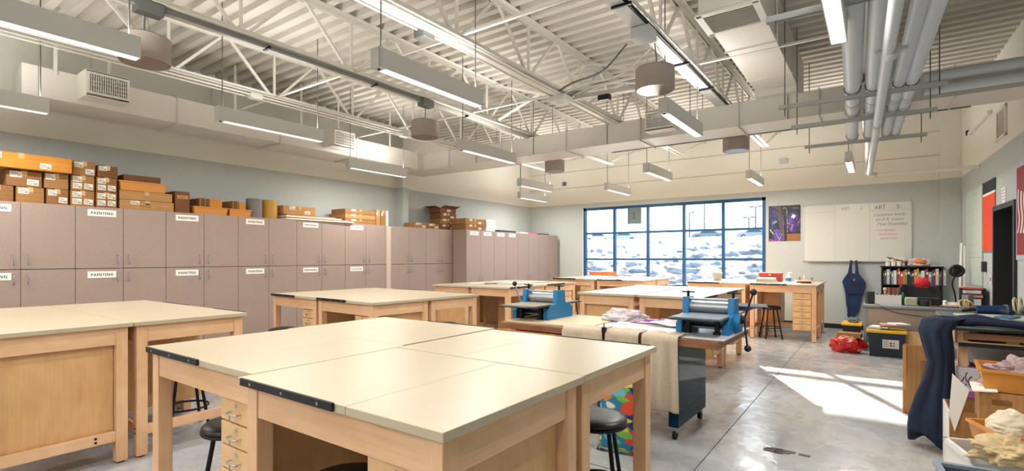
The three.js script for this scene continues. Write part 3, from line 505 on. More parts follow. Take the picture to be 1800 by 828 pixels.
// ---------------------------------------------------------------- boxes, trays and rolls on top of the cabinets
const labelTex = canvasTex(128, 64, (c, w, h) => { c.fillStyle = '#e8e2d6'; c.fillRect(0, 0, w, h); c.fillStyle = '#4a4644'; for (let i = 0; i < 5; i++) c.fillRect(8, 8 + i * 10, 50 + ((i * 37) % 50), 4); c.fillRect(80, 34, 40, 22); c.fillStyle = '#e8e2d6'; for (let i = 0; i < 10; i++) c.fillRect(82 + i * 4, 34, 1 + (i % 2), 22); });
M.shipLabel = new THREE.MeshStandardMaterial({ map: labelTex, roughness: 0.8 });
const scribble = (txt, col = '#3a2413') => new THREE.MeshStandardMaterial({ map: canvasTex(256, 64, (c, w, h) => { c.fillStyle = '#b98a55'; c.fillRect(0, 0, w, h); c.strokeStyle = c.fillStyle = col; c.font = 'italic 40px serif'; c.textAlign = 'center'; c.fillText(txt, w / 2, 46, w - 10); }), roughness: 0.85 });
function carton(label, d0, d1, y0, y1, depth, m, opt = {}) {     // closed box: body, flap seam, tape, labels; front faces +x
  const { xf = -7.9, labels = 1, turn = 0, tape = true } = opt, w = d1 - d0, h = y1 - y0;
  const t = thing('cardboard_box', label, 'box', [xf - depth / 2, y0, (d0 + d1) / 2], Math.PI / 2 + turn, 'cartons on the cabinets');
  part(t, 'carton', rbox(w - 0.012, h - 0.003, depth, 0.004, 'x'), m, [0, h / 2, 0]);
  part(t, 'flap_seam', rbox(w - 0.02, 0.002, 0.006, 0), M.card[3], [0, h - 0.0015, 0]);
  if (tape) part(t, 'tape', merge([bx(0.05, 0.001, depth, 0, h, 0), bx(0.05, Math.min(0.06, h * 0.4), 0.001, 0, h - Math.min(0.03, h * 0.2), depth / 2 + 0.001)]), M.tape);
  for (let i = 0; i < labels; i++) part(t, 'shipping_label', new THREE.BoxGeometry(Math.min(0.1, w * 0.36), Math.min(0.065, h * 0.36), 0.0015), M.shipLabel, [(i % 2 ? 0.23 : -0.23) * w, h * [0.74, 0.3, 0.3, 0.74][i], depth / 2 + 0.001], [0, 0, i % 2 ? -0.06 : 0]);
  return t;
}
{
  const C = M.card, B = CT + 0.001;
  carton('carton at bottom left of the box pile, white label on front', 1.14, 1.41, B, B + 0.18, 0.4, C[1], { labels: 1 });
  carton('second carton in the bottom row of the box pile', 1.42, 1.67, B, B + 0.18, 0.4, C[0], { labels: 1 });
  carton('third carton in the bottom row of the box pile', 1.68, 1.89, B, B + 0.185, 0.4, C[1], { labels: 2 });
  carton('fourth carton in the bottom row, below two identical ones', 1.9, 2.14, B, B + 0.19, 0.4, C[0], { labels: 3 });
  carton('fifth, rightmost carton in the bottom row of the pile', 2.145, 2.37, B, B + 0.195, 0.4, C[1], { labels: 4 });
  carton('left carton in the second row of the box pile', 1.34, 1.65, B + 0.181, B + 0.362, 0.4, C[1], { labels: 2 });
  carton('second carton in the second row of the box pile', 1.66, 1.89, B + 0.186, B + 0.37, 0.4, C[0], { labels: 1 });
  carton('third carton in the second row, yellow tinted label', 1.905, 2.14, B + 0.191, B + 0.375, 0.4, C[0], { labels: 3 });
  carton('rightmost carton in the second row of the pile', 2.15, 2.37, B + 0.196, B + 0.38, 0.4, C[1], { labels: 3 });
  carton('long orange-brown carton lying on top of the box pile at left edge', 1.0, 1.9, B + 0.371, B + 0.545, 0.42, M.cardOrange, { labels: 2, xf: -7.8 });
  carton('left carton in the top row beside the long orange-brown one', 1.92, 2.15, B + 0.376, B + 0.55, 0.38, C[0], { labels: 2 });
  carton('right carton in the top row of the box pile, torn label', 2.16, 2.38, B + 0.381, B + 0.53, 0.38, C[3], { labels: 1 });
  let t = carton('long low kraft carton with handwriting under another one', 2.39, 3.02, B, B + 0.125, 0.42, C[2], { labels: 1 });
  part(t, 'handwriting', new THREE.BoxGeometry(0.22, 0.07, 0.001), scribble('Painting'), [-0.03, 0.055, 0.211]);
  carton('long low kraft carton on the handwritten one', 2.39, 3.0, B + 0.126, B + 0.245, 0.42, C[2], { labels: 0 });
  const tray = (label, d0, d1, y0, h, dep, xf = -7.88) => {
    const w = d1 - d0, T0 = thing('plastic_tray', label, 'tray', [xf - dep / 2, y0, (d0 + d1) / 2], Math.PI / 2, 'orange trays');
    const ring = (k, y) => [[-w / 2 * k, y, -dep / 2 * k], [-w / 2 * k, y, dep / 2 * k], [w / 2 * k, y, dep / 2 * k], [w / 2 * k, y, -dep / 2 * k]];
    const g = loft([ring(0.93, 0), ring(0.99, h), ring(0.96, h), ring(0.9, 0.006)], false).toNonIndexed(); g.computeVertexNormals();
    part(T0, 'tray_shell', g, M.orangeTray); part(T0, 'tray_floor', rbox(w * 0.91, 0.006, dep * 0.91, 0), M.orangeTray, [0, 0.004, 0]);
    part(T0, 'rim', merge([bx(w, 0.012, 0.016, 0, h, dep / 2), bx(w, 0.012, 0.016, 0, h, -dep / 2), bx(0.016, 0.012, dep, w / 2, h, 0), bx(0.016, 0.012, dep, -w / 2, h, 0)]), M.orangeTray);
    return T0;
  };
  tray('orange plastic tray on two kraft cartons', 2.39, 2.92, B + 0.246, 0.115, 0.4);
  single('cardboard_box', 'dark brown lidded box sitting in the upper orange tray', 'box', rbox(0.42, 0.2, 0.28, 0.006), C[3], [-8.08, B + 0.246 + 0.11, 2.66], Math.PI / 2);
  t = carton('dark brown upright carton right of the stacked kraft cartons', 3.03, 3.23, B, B + 0.3, 0.36, C[3], { labels: 0, xf: -7.92, tape: false });
  part(t, 'handwriting', new THREE.BoxGeometry(0.14, 0.05, 0.001), scribble('Crayons', '#1d1108'), [0.0, 0.22, 0.181]);
  const slabs = (d0, n, words, grp) => { for (let i = 0; i < n; i++) { single('wooden_board', `${['first', 'second', 'third', 'fourth', 'fifth', 'sixth', 'seventh'][i]} upright brown board from the left in ${words}`, 'board', rbox(0.3, 0.21, 0.03, 0.003, 'x'), C[i % 2 ? 3 : 1], [-8.08, B + 0.01 + 0.115, d0 + i * 0.034], 0.06, grp); } };
  tray('left orange tray holding upright brown boards', 3.26, 3.73, B, 0.1, 0.4); slabs(3.36, 4, 'the left of two orange trays', 'boards in left tray');
  single('leather_pad', 'tan leaning panel at right end of the left board tray', 'panel', rbox(0.3, 0.22, 0.18, 0.01), M.cardOrange, [-8.08, B + 0.012 + 0.11, 3.58], 0);
  tray('right orange tray holding upright brown boards', 3.75, 4.08, B, 0.1, 0.4); slabs(3.82, 3, 'the right of two orange trays', 'boards in right tray');
  single('leather_pad', 'tan leaning panel at right end of the right board tray', 'panel', rbox(0.3, 0.2, 0.1, 0.01), M.cardOrange, [-8.08, B + 0.012 + 0.1, 3.965], 0);
  const drumG = new THREE.LatheGeometry([[0, 0], [0.118, 0], [0.12, 0.005], [0.12, 0.3], [0.112, 0.3], [0.11, 0.012], [0, 0.012]].map((p) => new THREE.Vector2(...p)), 36);
  single('paper_bin', 'grey round open bin on top of the cabinets', 'bin', drumG, mat(0x77706f, 0.55), [-8.05, B, 4.21]);
  single('paper_bin', 'mustard yellow round open bin beside the grey one', 'bin', drumG, mat(0xb78a2b, 0.5), [-8.05, B, 4.46]);
  t = carton('long tan carton with white labels on stacked boards', 4.62, 5.22, B + 0.09, B + 0.235, 0.35, C[2], { labels: 2, xf: -7.92 });
  ['bottom', 'second', 'third', 'topmost'].forEach((w, i) => single('flat_board', `${w} pale flat board stacked on the printmaking cabinet`, 'board', rbox(0.5 - 0.02 * i, 0.02, 1.3 - 0.12 * i, 0.002, 'z'), i % 2 ? M.card[2] : M.paper, [-8.06, B + 0.01 + i * 0.0215, 5.27 - 0.06 * i], 0.02 * (i - 1.5)));
  [0, 1, 2].forEach((i) => carton(`${['bottom', 'middle', 'top'][i]} of three flat cartons beside the upright ones`, 5.8, 6.5, B + i * 0.091, B + 0.09 + i * 0.091, 0.42, C[i === 1 ? 2 : 0], { labels: 1 }));
  carton('first slim upright carton beside the three flat ones', 6.51, 6.62, B, B + 0.3, 0.3, C[2], { labels: 1 });
  carton('second slim upright carton near the pale end panel', 6.625, 6.74, B, B + 0.3, 0.3, C[0], { labels: 1 });
  single('white_board_scrap', 'upright white scrap board with a dark slot at cabinet end', 'board', merge([rbox(0.3, 0.3, 0.025, 0.003).clone(), bx(0.06, 0.2, 0.027, 0.1, 0, 0)]), M.paper, [-8.05, B + 0.15, 6.8]);
  [[7.5, 7.9, 'left'], [7.9, 8.28, 'right']].forEach(([a, b, w], i) => carton(`${w} low flat carton beside the open-flapped stack`, a, b, B, B + 0.115, 0.3, C[i], { labels: 2 }));
  [0, 1, 2].forEach((i) => carton(`${['bottom', 'middle', 'upper'][i]} carton under the open box on the short cabinet run`, 8.32, 8.84, B + i * 0.125, B + 0.124 + i * 0.125, 0.34, C[i === 1 ? 1 : 3], { labels: 2, xf: -7.93 + 0.01 * i }));
  { // open box with flaps spread
    const o = thing('open_box', 'brown open carton with spread flaps on top of a stack', 'box', [-8.1, B + 0.375, 8.58], Math.PI / 2);
    part(o, 'carton', merge([bx(0.52, 0.11, 0.006, 0, 0.055, 0.17), bx(0.52, 0.11, 0.006, 0, 0.055, -0.17), bx(0.006, 0.11, 0.34, 0.257, 0.055, 0), bx(0.006, 0.11, 0.34, -0.257, 0.055, 0), bx(0.52, 0.006, 0.34, 0, 0.003, 0)]), C[3]);
    part(o, 'flap', rbox(0.5, 0.005, 0.15, 0), C[3], [0, 0.13, 0.24], [-0.35, 0, 0]); part(o, 'flap', rbox(0.5, 0.005, 0.15, 0), C[3], [0, 0.13, -0.24], [0.35, 0, 0]);
    part(o, 'flap', rbox(0.16, 0.005, 0.33, 0), C[3], [0.33, 0.15, 0], [0, 0, 0.5]); part(o, 'flap', rbox(0.16, 0.005, 0.33, 0), C[3], [-0.33, 0.125, 0], [0, 0, -0.2]);
    part(o, 'shipping_label', new THREE.BoxGeometry(0.12, 0.05, 0.0015), M.shipLabel, [0.02, 0.06, 0.174]);
  }
  const BT = 2.126;
  [0, 1].forEach((i) => carton(`${['lower', 'upper'][i]} brown carton at the near end of the tall cabinets`, 8.68, 9.38, BT + i * 0.13, BT + 0.129 + i * 0.13, 0.45, C[i ? 0 : 1], { labels: 2, xf: -7.5 }));
  [0, 1, 2, 3].forEach((i) => single('paper_stack', `${['bottom', 'second', 'third', 'top'][i]} white ream in the pile on the tall cabinets`, 'paper', rbox(0.4, 0.068, 0.36, 0.004, 'x'), M.paper, [-7.72 + 0.01 * (i % 2), BT + 0.035 + 0.0695 * i, 9.62 + 0.015 * ((i * 7) % 3)]));
  single('portfolio', 'black flat portfolio lying on the tall cabinets', 'portfolio', rbox(0.5, 0.04, 0.75, 0.006), M.blackPlastic, [-7.72, BT + 0.021, 10.25], 0.05);
  single('portfolio', 'pale flat folder lying beside the black portfolio', 'folder', rbox(0.4, 0.025, 0.4, 0.004), M.paper, [-7.68, BT + 0.013, 11.0], 0.1);
  single('portfolio', 'bright pink folder on the tall cabinets', 'folder', rbox(0.36, 0.035, 0.36, 0.004), mat(0xd8345e, 0.5), [-7.66, BT + 0.018, 11.42]);
  single('portfolio', 'dark thin folder at far end of the tall cabinets', 'folder', rbox(0.4, 0.03, 0.5, 0.004), mat(0x3c3c40, 0.6), [-7.68, BT + 0.016, 11.98]);
}
// ---------------------------------------------------------------- printing bench with two etching presses
const PT = 0.845;
{
  const t = thing('printing_bench', 'long wooden topped printing bench on dark blue steel cabinets with casters', 'bench', [-2.05, 0, 4.66], -1 * RAD);
  part(t, 'bench_top', rbox(2.12, 0.06, 1.06, 0.004, 'x'), M.benchEdge, [0, PT - 0.03, 0]);
  const navy = new THREE.MeshPhysicalMaterial({ color: 0x0f3342, roughness: 0.07, specularIntensity: 0.12 });
  for (const x of [-0.86, 0.7]) { part(t, 'end_panel', rbox(0.085, 0.68, 0.76, 0.006), navy, [x, 0.445, 0.1]);
    for (const sz of [-1, 1]) { const k = part(t, 'caster', uvm(new THREE.CylinderGeometry(0.04, 0.04, 0.026, 20)).rotateZ(Math.PI / 2), M.rubber, [x, 0.041, 0.1 + sz * 0.34]); part(k, 'caster_fork', rbox(0.045, 0.06, 0.045, 0.006), M.steel, [0, 0.045, 0]); } }
  part(t, 'back_panel', rbox(1.48, 0.3, 0.02, 0.003, 'x'), navy, [-0.08, 0.6, -0.22]);
  part(t, 'shelf', rbox(1.46, 0.02, 0.62, 0.003, 'x'), M.benchEdge, [-0.08, 0.3, 0.06]);
  const rack = thing('tool_rack', 'low orange wood rack with black knobs under the bench edge', 'rack', [-2.75, PT - 0.1, 4.11]); part(rack, 'rack_rail', rbox(0.72, 0.07, 0.03, 0.003, 'x'), mat(0xa8622f, 0.6));
  for (let i = 0; i < 3; i++) part(rack, 'knob', uvm(new THREE.SphereGeometry(0.022, 14, 10)), M.blackPlastic, [-0.23 + i * 0.12, 0.005, 0.03]);
  single('bench_mat', 'pale plywood sheet under the left printing press', 'mat', rbox(0.9, 0.018, 0.85, 0.003, 'x'), new THREE.MeshStandardMaterial({ map: woodTex(0xd8c8a8, 0xb9a480, 77, 0.6), roughness: 0.5 }), [-2.62, PT + 0.009, 4.62], 0.02);
  single('bench_mat', 'white sheet covering the middle of the printing bench', 'mat', rbox(0.78, 0.008, 0.8, 0.002, 'x'), mat(0xd5dade, 0.3), [-1.78, PT + 0.004, 4.58], -0.02);
  single('bench_mat', 'white sheet under the right printing press', 'mat', rbox(0.42, 0.008, 0.9, 0.002, 'x'), mat(0xd2d6d8, 0.3), [-1.17, PT + 0.004, 4.64], -0.02);
  single('cardboard_sheet', 'brown board lying under the cloth on the bench', 'board', rbox(0.55, 0.012, 0.45, 0.002, 'x'), M.paper, [-1.85, PT + 0.014, 4.9], 0.25);
  const press = thing('etching_press', 'blue etching press on the left end of the printing bench', 'press', [-2.93, PT + 0.018, 4.68], 0, 'blue etching presses');
  const blue = mat(0x1672a8, 0.38);
  const plate = new THREE.Shape(); plate.moveTo(-0.27, 0); plate.lineTo(0.24, 0); plate.lineTo(0.25, 0.1); plate.lineTo(0.16, 0.15); plate.lineTo(0.09, 0.155); plate.lineTo(0.075, 0.29); plate.lineTo(-0.075, 0.29); plate.lineTo(-0.09, 0.155); plate.lineTo(-0.2, 0.14); plate.lineTo(-0.27, 0.08);
  const pg = uvm(new THREE.ExtrudeGeometry(plate, { depth: 0.045, bevelEnabled: true, bevelSize: 0.004, bevelThickness: 0.004, bevelSegments: 1 }).rotateY(Math.PI / 2));
  part(press, 'side_plate', pg, blue, [0.17, 0, 0]); part(press, 'side_plate', pg, blue, [-0.215, 0, 0]);
  part(press, 'roller', rod([-0.17, 0.205, 0], [0.17, 0.205, 0], 0.055, 32), M.steel); part(press, 'lower_roller', rod([-0.17, 0.08, 0], [0.17, 0.08, 0], 0.05, 28), M.steel);
  part(press, 'tie_bar', rod([-0.19, 0.275, 0.04], [0.19, 0.275, 0.04], 0.012, 12), M.steel); part(press, 'tie_bar', rod([-0.19, 0.05, 0.2], [0.19, 0.05, 0.2], 0.012, 12), M.steel);
  part(press, 'press_bed', rbox(0.42, 0.014, 1.0, 0.003), mat(0x2c3238, 0.35), [0, 0.142, 0.03]);
  part(press, 'bed_blanket', rbox(0.4, 0.006, 0.9, 0.002), mat(0x8f8878, 0.8), [0, 0.152, 0.03]);
  for (const x of [-0.1925, 0.1925]) { const s = part(press, 'pressure_screw', rod([x, 0.29, 0], [x, 0.345, 0], 0.012, 12), M.blackMetal); part(s, 'tommy_bar', rod([x - 0.055, 0.335, 0], [x + 0.055, 0.335, 0], 0.006, 8), M.blackMetal); }
  for (const x of [-0.12, 0.12]) part(press, 'bed_stop', merge([bx(0.035, 0.11, 0.03, x, 0.06, 0.25), bx(0.05, 0.02, 0.06, x, 0.012, 0.26)]), M.blackMetal);
  const hub = part(press, 'crank', merge([rod([-0.215, 0.1, 0], [-0.3, 0.1, 0], 0.03, 16), rod([-0.285, 0.1, 0], [-0.36, 0.335, 0.03], 0.009, 10), rod([-0.285, 0.1, 0], [-0.255, -0.005, 0.0], 0.009, 10)]), M.steel); part(hub, 'crank_knob', new THREE.SphereGeometry(0.027, 16, 12), M.blackPlastic, [-0.362, 0.345, 0.031]);
  const p2 = thing('etching_press', 'blue etching press on the right end of the printing bench', 'press', [-1.21, PT + 0.008, 4.72], 0, 'blue etching presses');
  for (const c of press.children) { if (['crank', 'press_bed', 'bed_blanket'].includes(c.name)) continue; const k = c.clone(); p2.add(k); }
  part(p2, 'press_bed', rbox(0.42, 0.014, 1.55, 0.003), mat(0x2b3a4c, 0.35), [0, 0.142, -0.27]); part(p2, 'bed_blanket', rbox(0.4, 0.006, 0.5, 0.002), mat(0x6c7a88, 0.5), [0, 0.152, 0.23]);
  const h2 = part(p2, 'crank', merge([rod([0.215, 0.12, 0.06], [0.3, 0.12, 0.06], 0.035, 16), rod([0.29, 0.12, 0.06], [0.355, 0.345, 0.02], 0.008, 10), rod([0.29, 0.12, 0.06], [0.325, -0.1, 0.1], 0.008, 10)]), M.blackMetal);
  part(h2, 'crank_knob', new THREE.SphereGeometry(0.028, 16, 12), M.blackPlastic, [0.357, 0.353, 0.02]); part(h2, 'crank_knob', new THREE.SphereGeometry(0.028, 16, 12), M.blackPlastic, [0.328, -0.115, 0.103]);
  part(h2, 'gear_housing', rod([0.215, 0.09, 0.06], [0.27, 0.09, 0.06], 0.075, 24), blue);
  // cloths on the bench
  const clothT = dataTex(256, (u, v) => { const k = 0.9 + 0.1 * vnoise(u * 90, v * 90, 90, 90, 300), s = fbm(u * 4, v * 4, 4, 310, 3), m = clamp((s - 0.55) * 9); return [0.86 * k * (1 - m) + 0.42 * m, 0.81 * k * (1 - m) + 0.2 * m, 0.83 * k * (1 - m) + 0.55 * m]; });
  single('crumpled_cloth', 'crumpled white and pink cloth lying on the bench middle', 'cloth', lump(0.2, 0.07, 0.12, 41, 0.35), new THREE.MeshStandardMaterial({ map: clothT, roughness: 0.9 }), [-2.08, PT + 0.06, 4.86], 0.3);
  single('crumpled_cloth', 'flat white cloth with purple stains beside the crumpled one', 'cloth', sheet((u, v) => [(u - 0.5) * 0.55, 0.012 + 0.03 * fbm(u * 5 + 3, v * 5, 99, 320, 3) * (1 - Math.abs(2 * u - 1) * 0.6), (v - 0.5) * 0.34], 30, 20, 0.006), new THREE.MeshStandardMaterial({ map: clothT, roughness: 0.9 }), [-1.68, PT + 0.01, 4.84], -0.15);
  // towels hanging over the near edge
  const towelT = dataTex(128, (u, v) => { const k = 0.92 + 0.08 * vnoise(u * 64, v * 64, 64, 64, 330); return [0.78 * k, 0.715 * k, 0.63 * k]; });
  M.towel = new THREE.MeshStandardMaterial({ map: towelT, roughness: 0.95 });
  const towel = (label, x0, x1, drop, s) => single('towel', label, 'towel', sheet((u, v) => {
    const x = x0 + (x1 - x0) * u, wv = 0.014 * Math.sin(u * 9 + s) + 0.01 * Math.sin(u * 21 + s * 2), k = v * (0.2 + drop + 0.05);
    if (k < 0.18) return [x, PT + 0.02 + 0.004 * Math.sin(u * 14 + s), -4.13 - 0.18 + k];
    const q = k - 0.18, r = 0.03; if (q < r * 1.57) return [x, PT + 0.02 - r + r * Math.cos(q / r), -4.13 + r * Math.sin(q / r) * 1.2];
    const f = q - r * 1.57; return [x + 0.05 * f * (u - 0.5), PT + 0.02 - r - f, -4.13 + 0.04 + wv * Math.min(1, f * 5) + 0.02 * f];
  }, 36, 44, 0.008), M.towel);
  towel('beige towel over the bench edge, left of the black clip', -2.36, -1.96, 0.2, 1);
  towel('beige towel over the bench edge, right of the black clip', -1.93, -1.63, 0.25, 2.2);
  towel('long beige towel hanging from the bench to knee height', -1.6, -1.3, 0.56, 4);
  single('binder_clip', 'small black clip holding the towels on the bench', 'clip', merge([bx(0.035, 0.045, 0.03, 0, 0, 0), rod([0, 0.02, 0], [0.004, 0.055, 0.01], 0.005)]), M.blackMetal, [-1.945, PT + 0.022, 4.10]);
  // patterned tote under the bench
  const toteT = canvasTex(256, 256, (c, w, h) => { c.fillStyle = '#2a7fae'; c.fillRect(0, 0, w, h); const cols = ['#3f9c3a', '#e08a2e', '#d94a2f', '#f2d24a', '#6cc3d9', '#ece7d8', '#1d2c6a', '#7bbf3f']; for (let i = 0; i < 420; i++) { c.fillStyle = cols[(i * 5 + (i >> 3)) % 8]; c.beginPath(); c.ellipse((i * 73) % 256, (i * 131 + (i >> 4) * 17) % 256, 3 + (i % 5) * 1.6, 4 + (i % 4) * 2.5, i, 0, 7); c.fill(); } c.fillStyle = '#141a3a'; c.fillRect(100, 0, 18, 256); });
  const tt = thing('tote_bag', 'colourful patterned tote bag standing behind the stool', 'bag', [-1.62, 0, 3.72], 0.15);
  part(tt, 'bag_body', loft([0, 0.05, 0.25, 0.5, 0.55].map((y, k) => Array.from({ length: 28 }, (_, i) => { const a = i / 28 * 2 * Math.PI, q = 0.93 + 0.07 * Math.sin(k * 2 + a * 3); const sg = (v) => Math.sign(v) * Math.pow(Math.abs(v), 0.45); return [sg(Math.cos(a)) * 0.19 * q, y, sg(Math.sin(a)) * (0.09 - 0.06 * y) * q]; }))), new THREE.MeshStandardMaterial({ map: toteT, roughness: 0.6 }));
  part(tt, 'bag_handle', tube([[-0.08, 0.53, 0.04], [-0.07, 0.68, 0.04], [0.07, 0.68, 0.04], [0.08, 0.53, 0.04]], 0.01, 20, 6), M.blackPlastic);
  for (let i = 0; i < 3; i++) single('paper_ream', `${['lowest', 'middle', 'upper'][i]} paper ream on the shelf under the bench`, 'paper', rbox(0.3, 0.055, 0.22, 0.003), i === 1 ? M.card[2] : M.paper, [-1.62, 0.339 + i * 0.057, 4.5], 0.1 * i);
}

// ---------------------------------------------------------------- things on the far desks
const TD = DH + 0.001;
{
  single('clay_pot', 'pale grey clay pot on the left window desk', 'pot', new THREE.LatheGeometry([[0, 0], [0.07, 0], [0.075, 0.01], [0.105, 0.15], [0.108, 0.165], [0.1, 0.165], [0.09, 0.15], [0.066, 0.015], [0, 0.015]].map((p) => new THREE.Vector2(...p)), 32), mat(0xa9a6a0, 0.7), [-2.72, TD, 11.15]);
  let t = thing('tool_box', 'red box behind the books on the right window desk', 'box', [-1.74, TD, 11.35]);
  part(t, 'box_body', rbox(0.4, 0.13, 0.2, 0.006), mat(0xa8362a, 0.5), [0, 0.065, 0]); part(t, 'lid', rbox(0.41, 0.045, 0.21, 0.008), mat(0xc4452f, 0.45), [0, 0.153, 0]); part(t, 'latch', rbox(0.04, 0.03, 0.01, 0.002), M.steel, [0, 0.13, 0.106]);
  [0, 1, 2].forEach((i) => single('book', `${['bottom', 'middle', 'top'][i]} book of the pale pile before the red box`, 'book', rbox(0.36 - 0.02 * i, 0.028, 0.24, 0.003, 'x'), [mat(0xcfc8ba, 0.7), mat(0xb9a98f, 0.7), mat(0xdedad0, 0.7)][i], [-1.75, TD + 0.0145 + i * 0.029, 10.92], 0.05 * i));
  t = thing('spray_bottle', 'blue and white plastic bottle on the right window desk', 'bottle', [-1.4, TD, 11.15]);
  part(t, 'bottle_body', new THREE.LatheGeometry([[0, 0], [0.042, 0], [0.045, 0.01], [0.045, 0.1], [0.02, 0.135], [0.018, 0.15], [0, 0.15]].map((p) => new THREE.Vector2(...p)), 24), mat(0xd9e4ea, 0.3)); part(t, 'label_band', uvm(cyl(0.0455, 0.0455, 0.06, 24)), mat(0x2486c2, 0.4), [0, 0.055, 0]); part(t, 'nozzle', merge([bx(0.03, 0.045, 0.03, 0, 0.17, 0), bx(0.06, 0.02, 0.02, 0.025, 0.185, 0)]), mat(0xe6e9ea, 0.4));
  t = thing('banding_wheel', 'small round turntable with jars on the right window desk', 'turntable', [-1.12, TD, 10.95]);
  part(t, 'wheel_base', uvm(cyl(0.11, 0.13, 0.03, 28)), mat(0x9a5a3c, 0.6), [0, 0.015, 0]); part(t, 'wheel_head', uvm(cyl(0.17, 0.17, 0.016, 32)), M.maple, [0, 0.042, 0]);
  single('small_jar', 'left small metal jar on the turntable', 'jar', uvm(cyl(0.024, 0.024, 0.06, 18)), M.steel, [-1.2, TD + 0.081, 10.95]); single('small_jar', 'thin clear jar in the middle of the turntable', 'jar', uvm(cyl(0.012, 0.014, 0.1, 16)), mat(0xdcdcd6, 0.3), [-1.12, TD + 0.101, 10.98]); single('small_jar', 'right small metal jar on the turntable', 'jar', uvm(cyl(0.026, 0.026, 0.06, 18)), M.steel, [-1.0, TD + 0.081, 10.93]);
  [[-1.45, 10.8, 0.2], [-1.3, 10.72, -0.1]].forEach(([x, d, r], i) => single('paper_sheet', `${['left', 'right'][i]} loose paper on the right window desk front`, 'paper', rbox(0.28, 0.003, 0.2, 0), i ? M.paper : mat(0x9fb7c6, 0.7), [x, TD + 0.0025 + 0.003 * i, d], r));
  single('wooden_bench_back', 'orange wooden chair back behind the far left window desks', 'chair', merge([bx(0.78, 0.14, 0.03, 0, 1.06, 0), bx(0.05, 1.13, 0.04, -0.36, 0.565, 0), bx(0.05, 1.13, 0.04, 0.36, 0.565, 0), bx(0.75, 0.04, 0.38, 0, 0.45, 0.2)]), new THREE.MeshStandardMaterial({ map: woodTex(0xc97f52, 0x9d5a33, 91), roughness: 0.5 }), [-5.92, 0, 12.4]);
  // left press cluster: papers
  const pp = (label, x, d, w, h, r, m = M.paper, dy = 0) => single('paper_sheet', label, 'paper', sheet((u, v) => [(u - 0.5) * w, 0.004 + 0.012 * Math.max(0, fbm(u * 3 + x, v * 3 + d, 99, 401, 2) - 0.5) * 2, (v - 0.5) * h], 10, 8, 0.003), m, [x, TD + dy, d], r);
  pp('curled white drawing on the desks behind the left press', -5.95, 7.3, 0.42, 0.3, 0.4); pp('flat white sheet beside the curled drawing', -5.45, 7.75, 0.6, 0.42, -0.1, M.paper, 0.001); pp('cream paper pad at back of the desks behind the left press', -5.5, 8.4, 0.55, 0.4, 0.15, mat(0xe0d3b4, 0.7)); pp('white sheet left of centre on those desks', -6.1, 8.1, 0.35, 0.25, 0.9);
  single('scissors', 'dark scissors beside the curled drawing', 'scissors', merge([rod([0, 0.012, 0], [0.16, 0.012, 0.03], 0.006), rod([0, 0.012, 0.03], [0.16, 0.012, 0], 0.006), new THREE.TorusGeometry(0.03, 0.006, 6, 14).rotateX(Math.PI / 2).translate(-0.03, 0.012, 0.035), new THREE.TorusGeometry(0.03, 0.006, 6, 14).rotateX(Math.PI / 2).translate(-0.03, 0.012, -0.02)]), M.blackMetal, [-5.72, TD - 0.004, 7.25], 0.5);
  [0, 1, 2, 3].forEach((i) => single('drying_print', `${['lowest', 'second', 'third', 'topmost'][i]} board of the fanned stack behind the right press`, 'board', rbox(0.42, 0.008, 0.34, 0.002, 'x'), i % 2 ? mat(0x3c4147, 0.6) : mat(0xd8cfba, 0.6), [-1.19 + 0.04 * i, PT + 0.008 + 0.154 + i * 0.0085, 5.48 - 0.03 * i], 0.12 * (i - 1)));
}
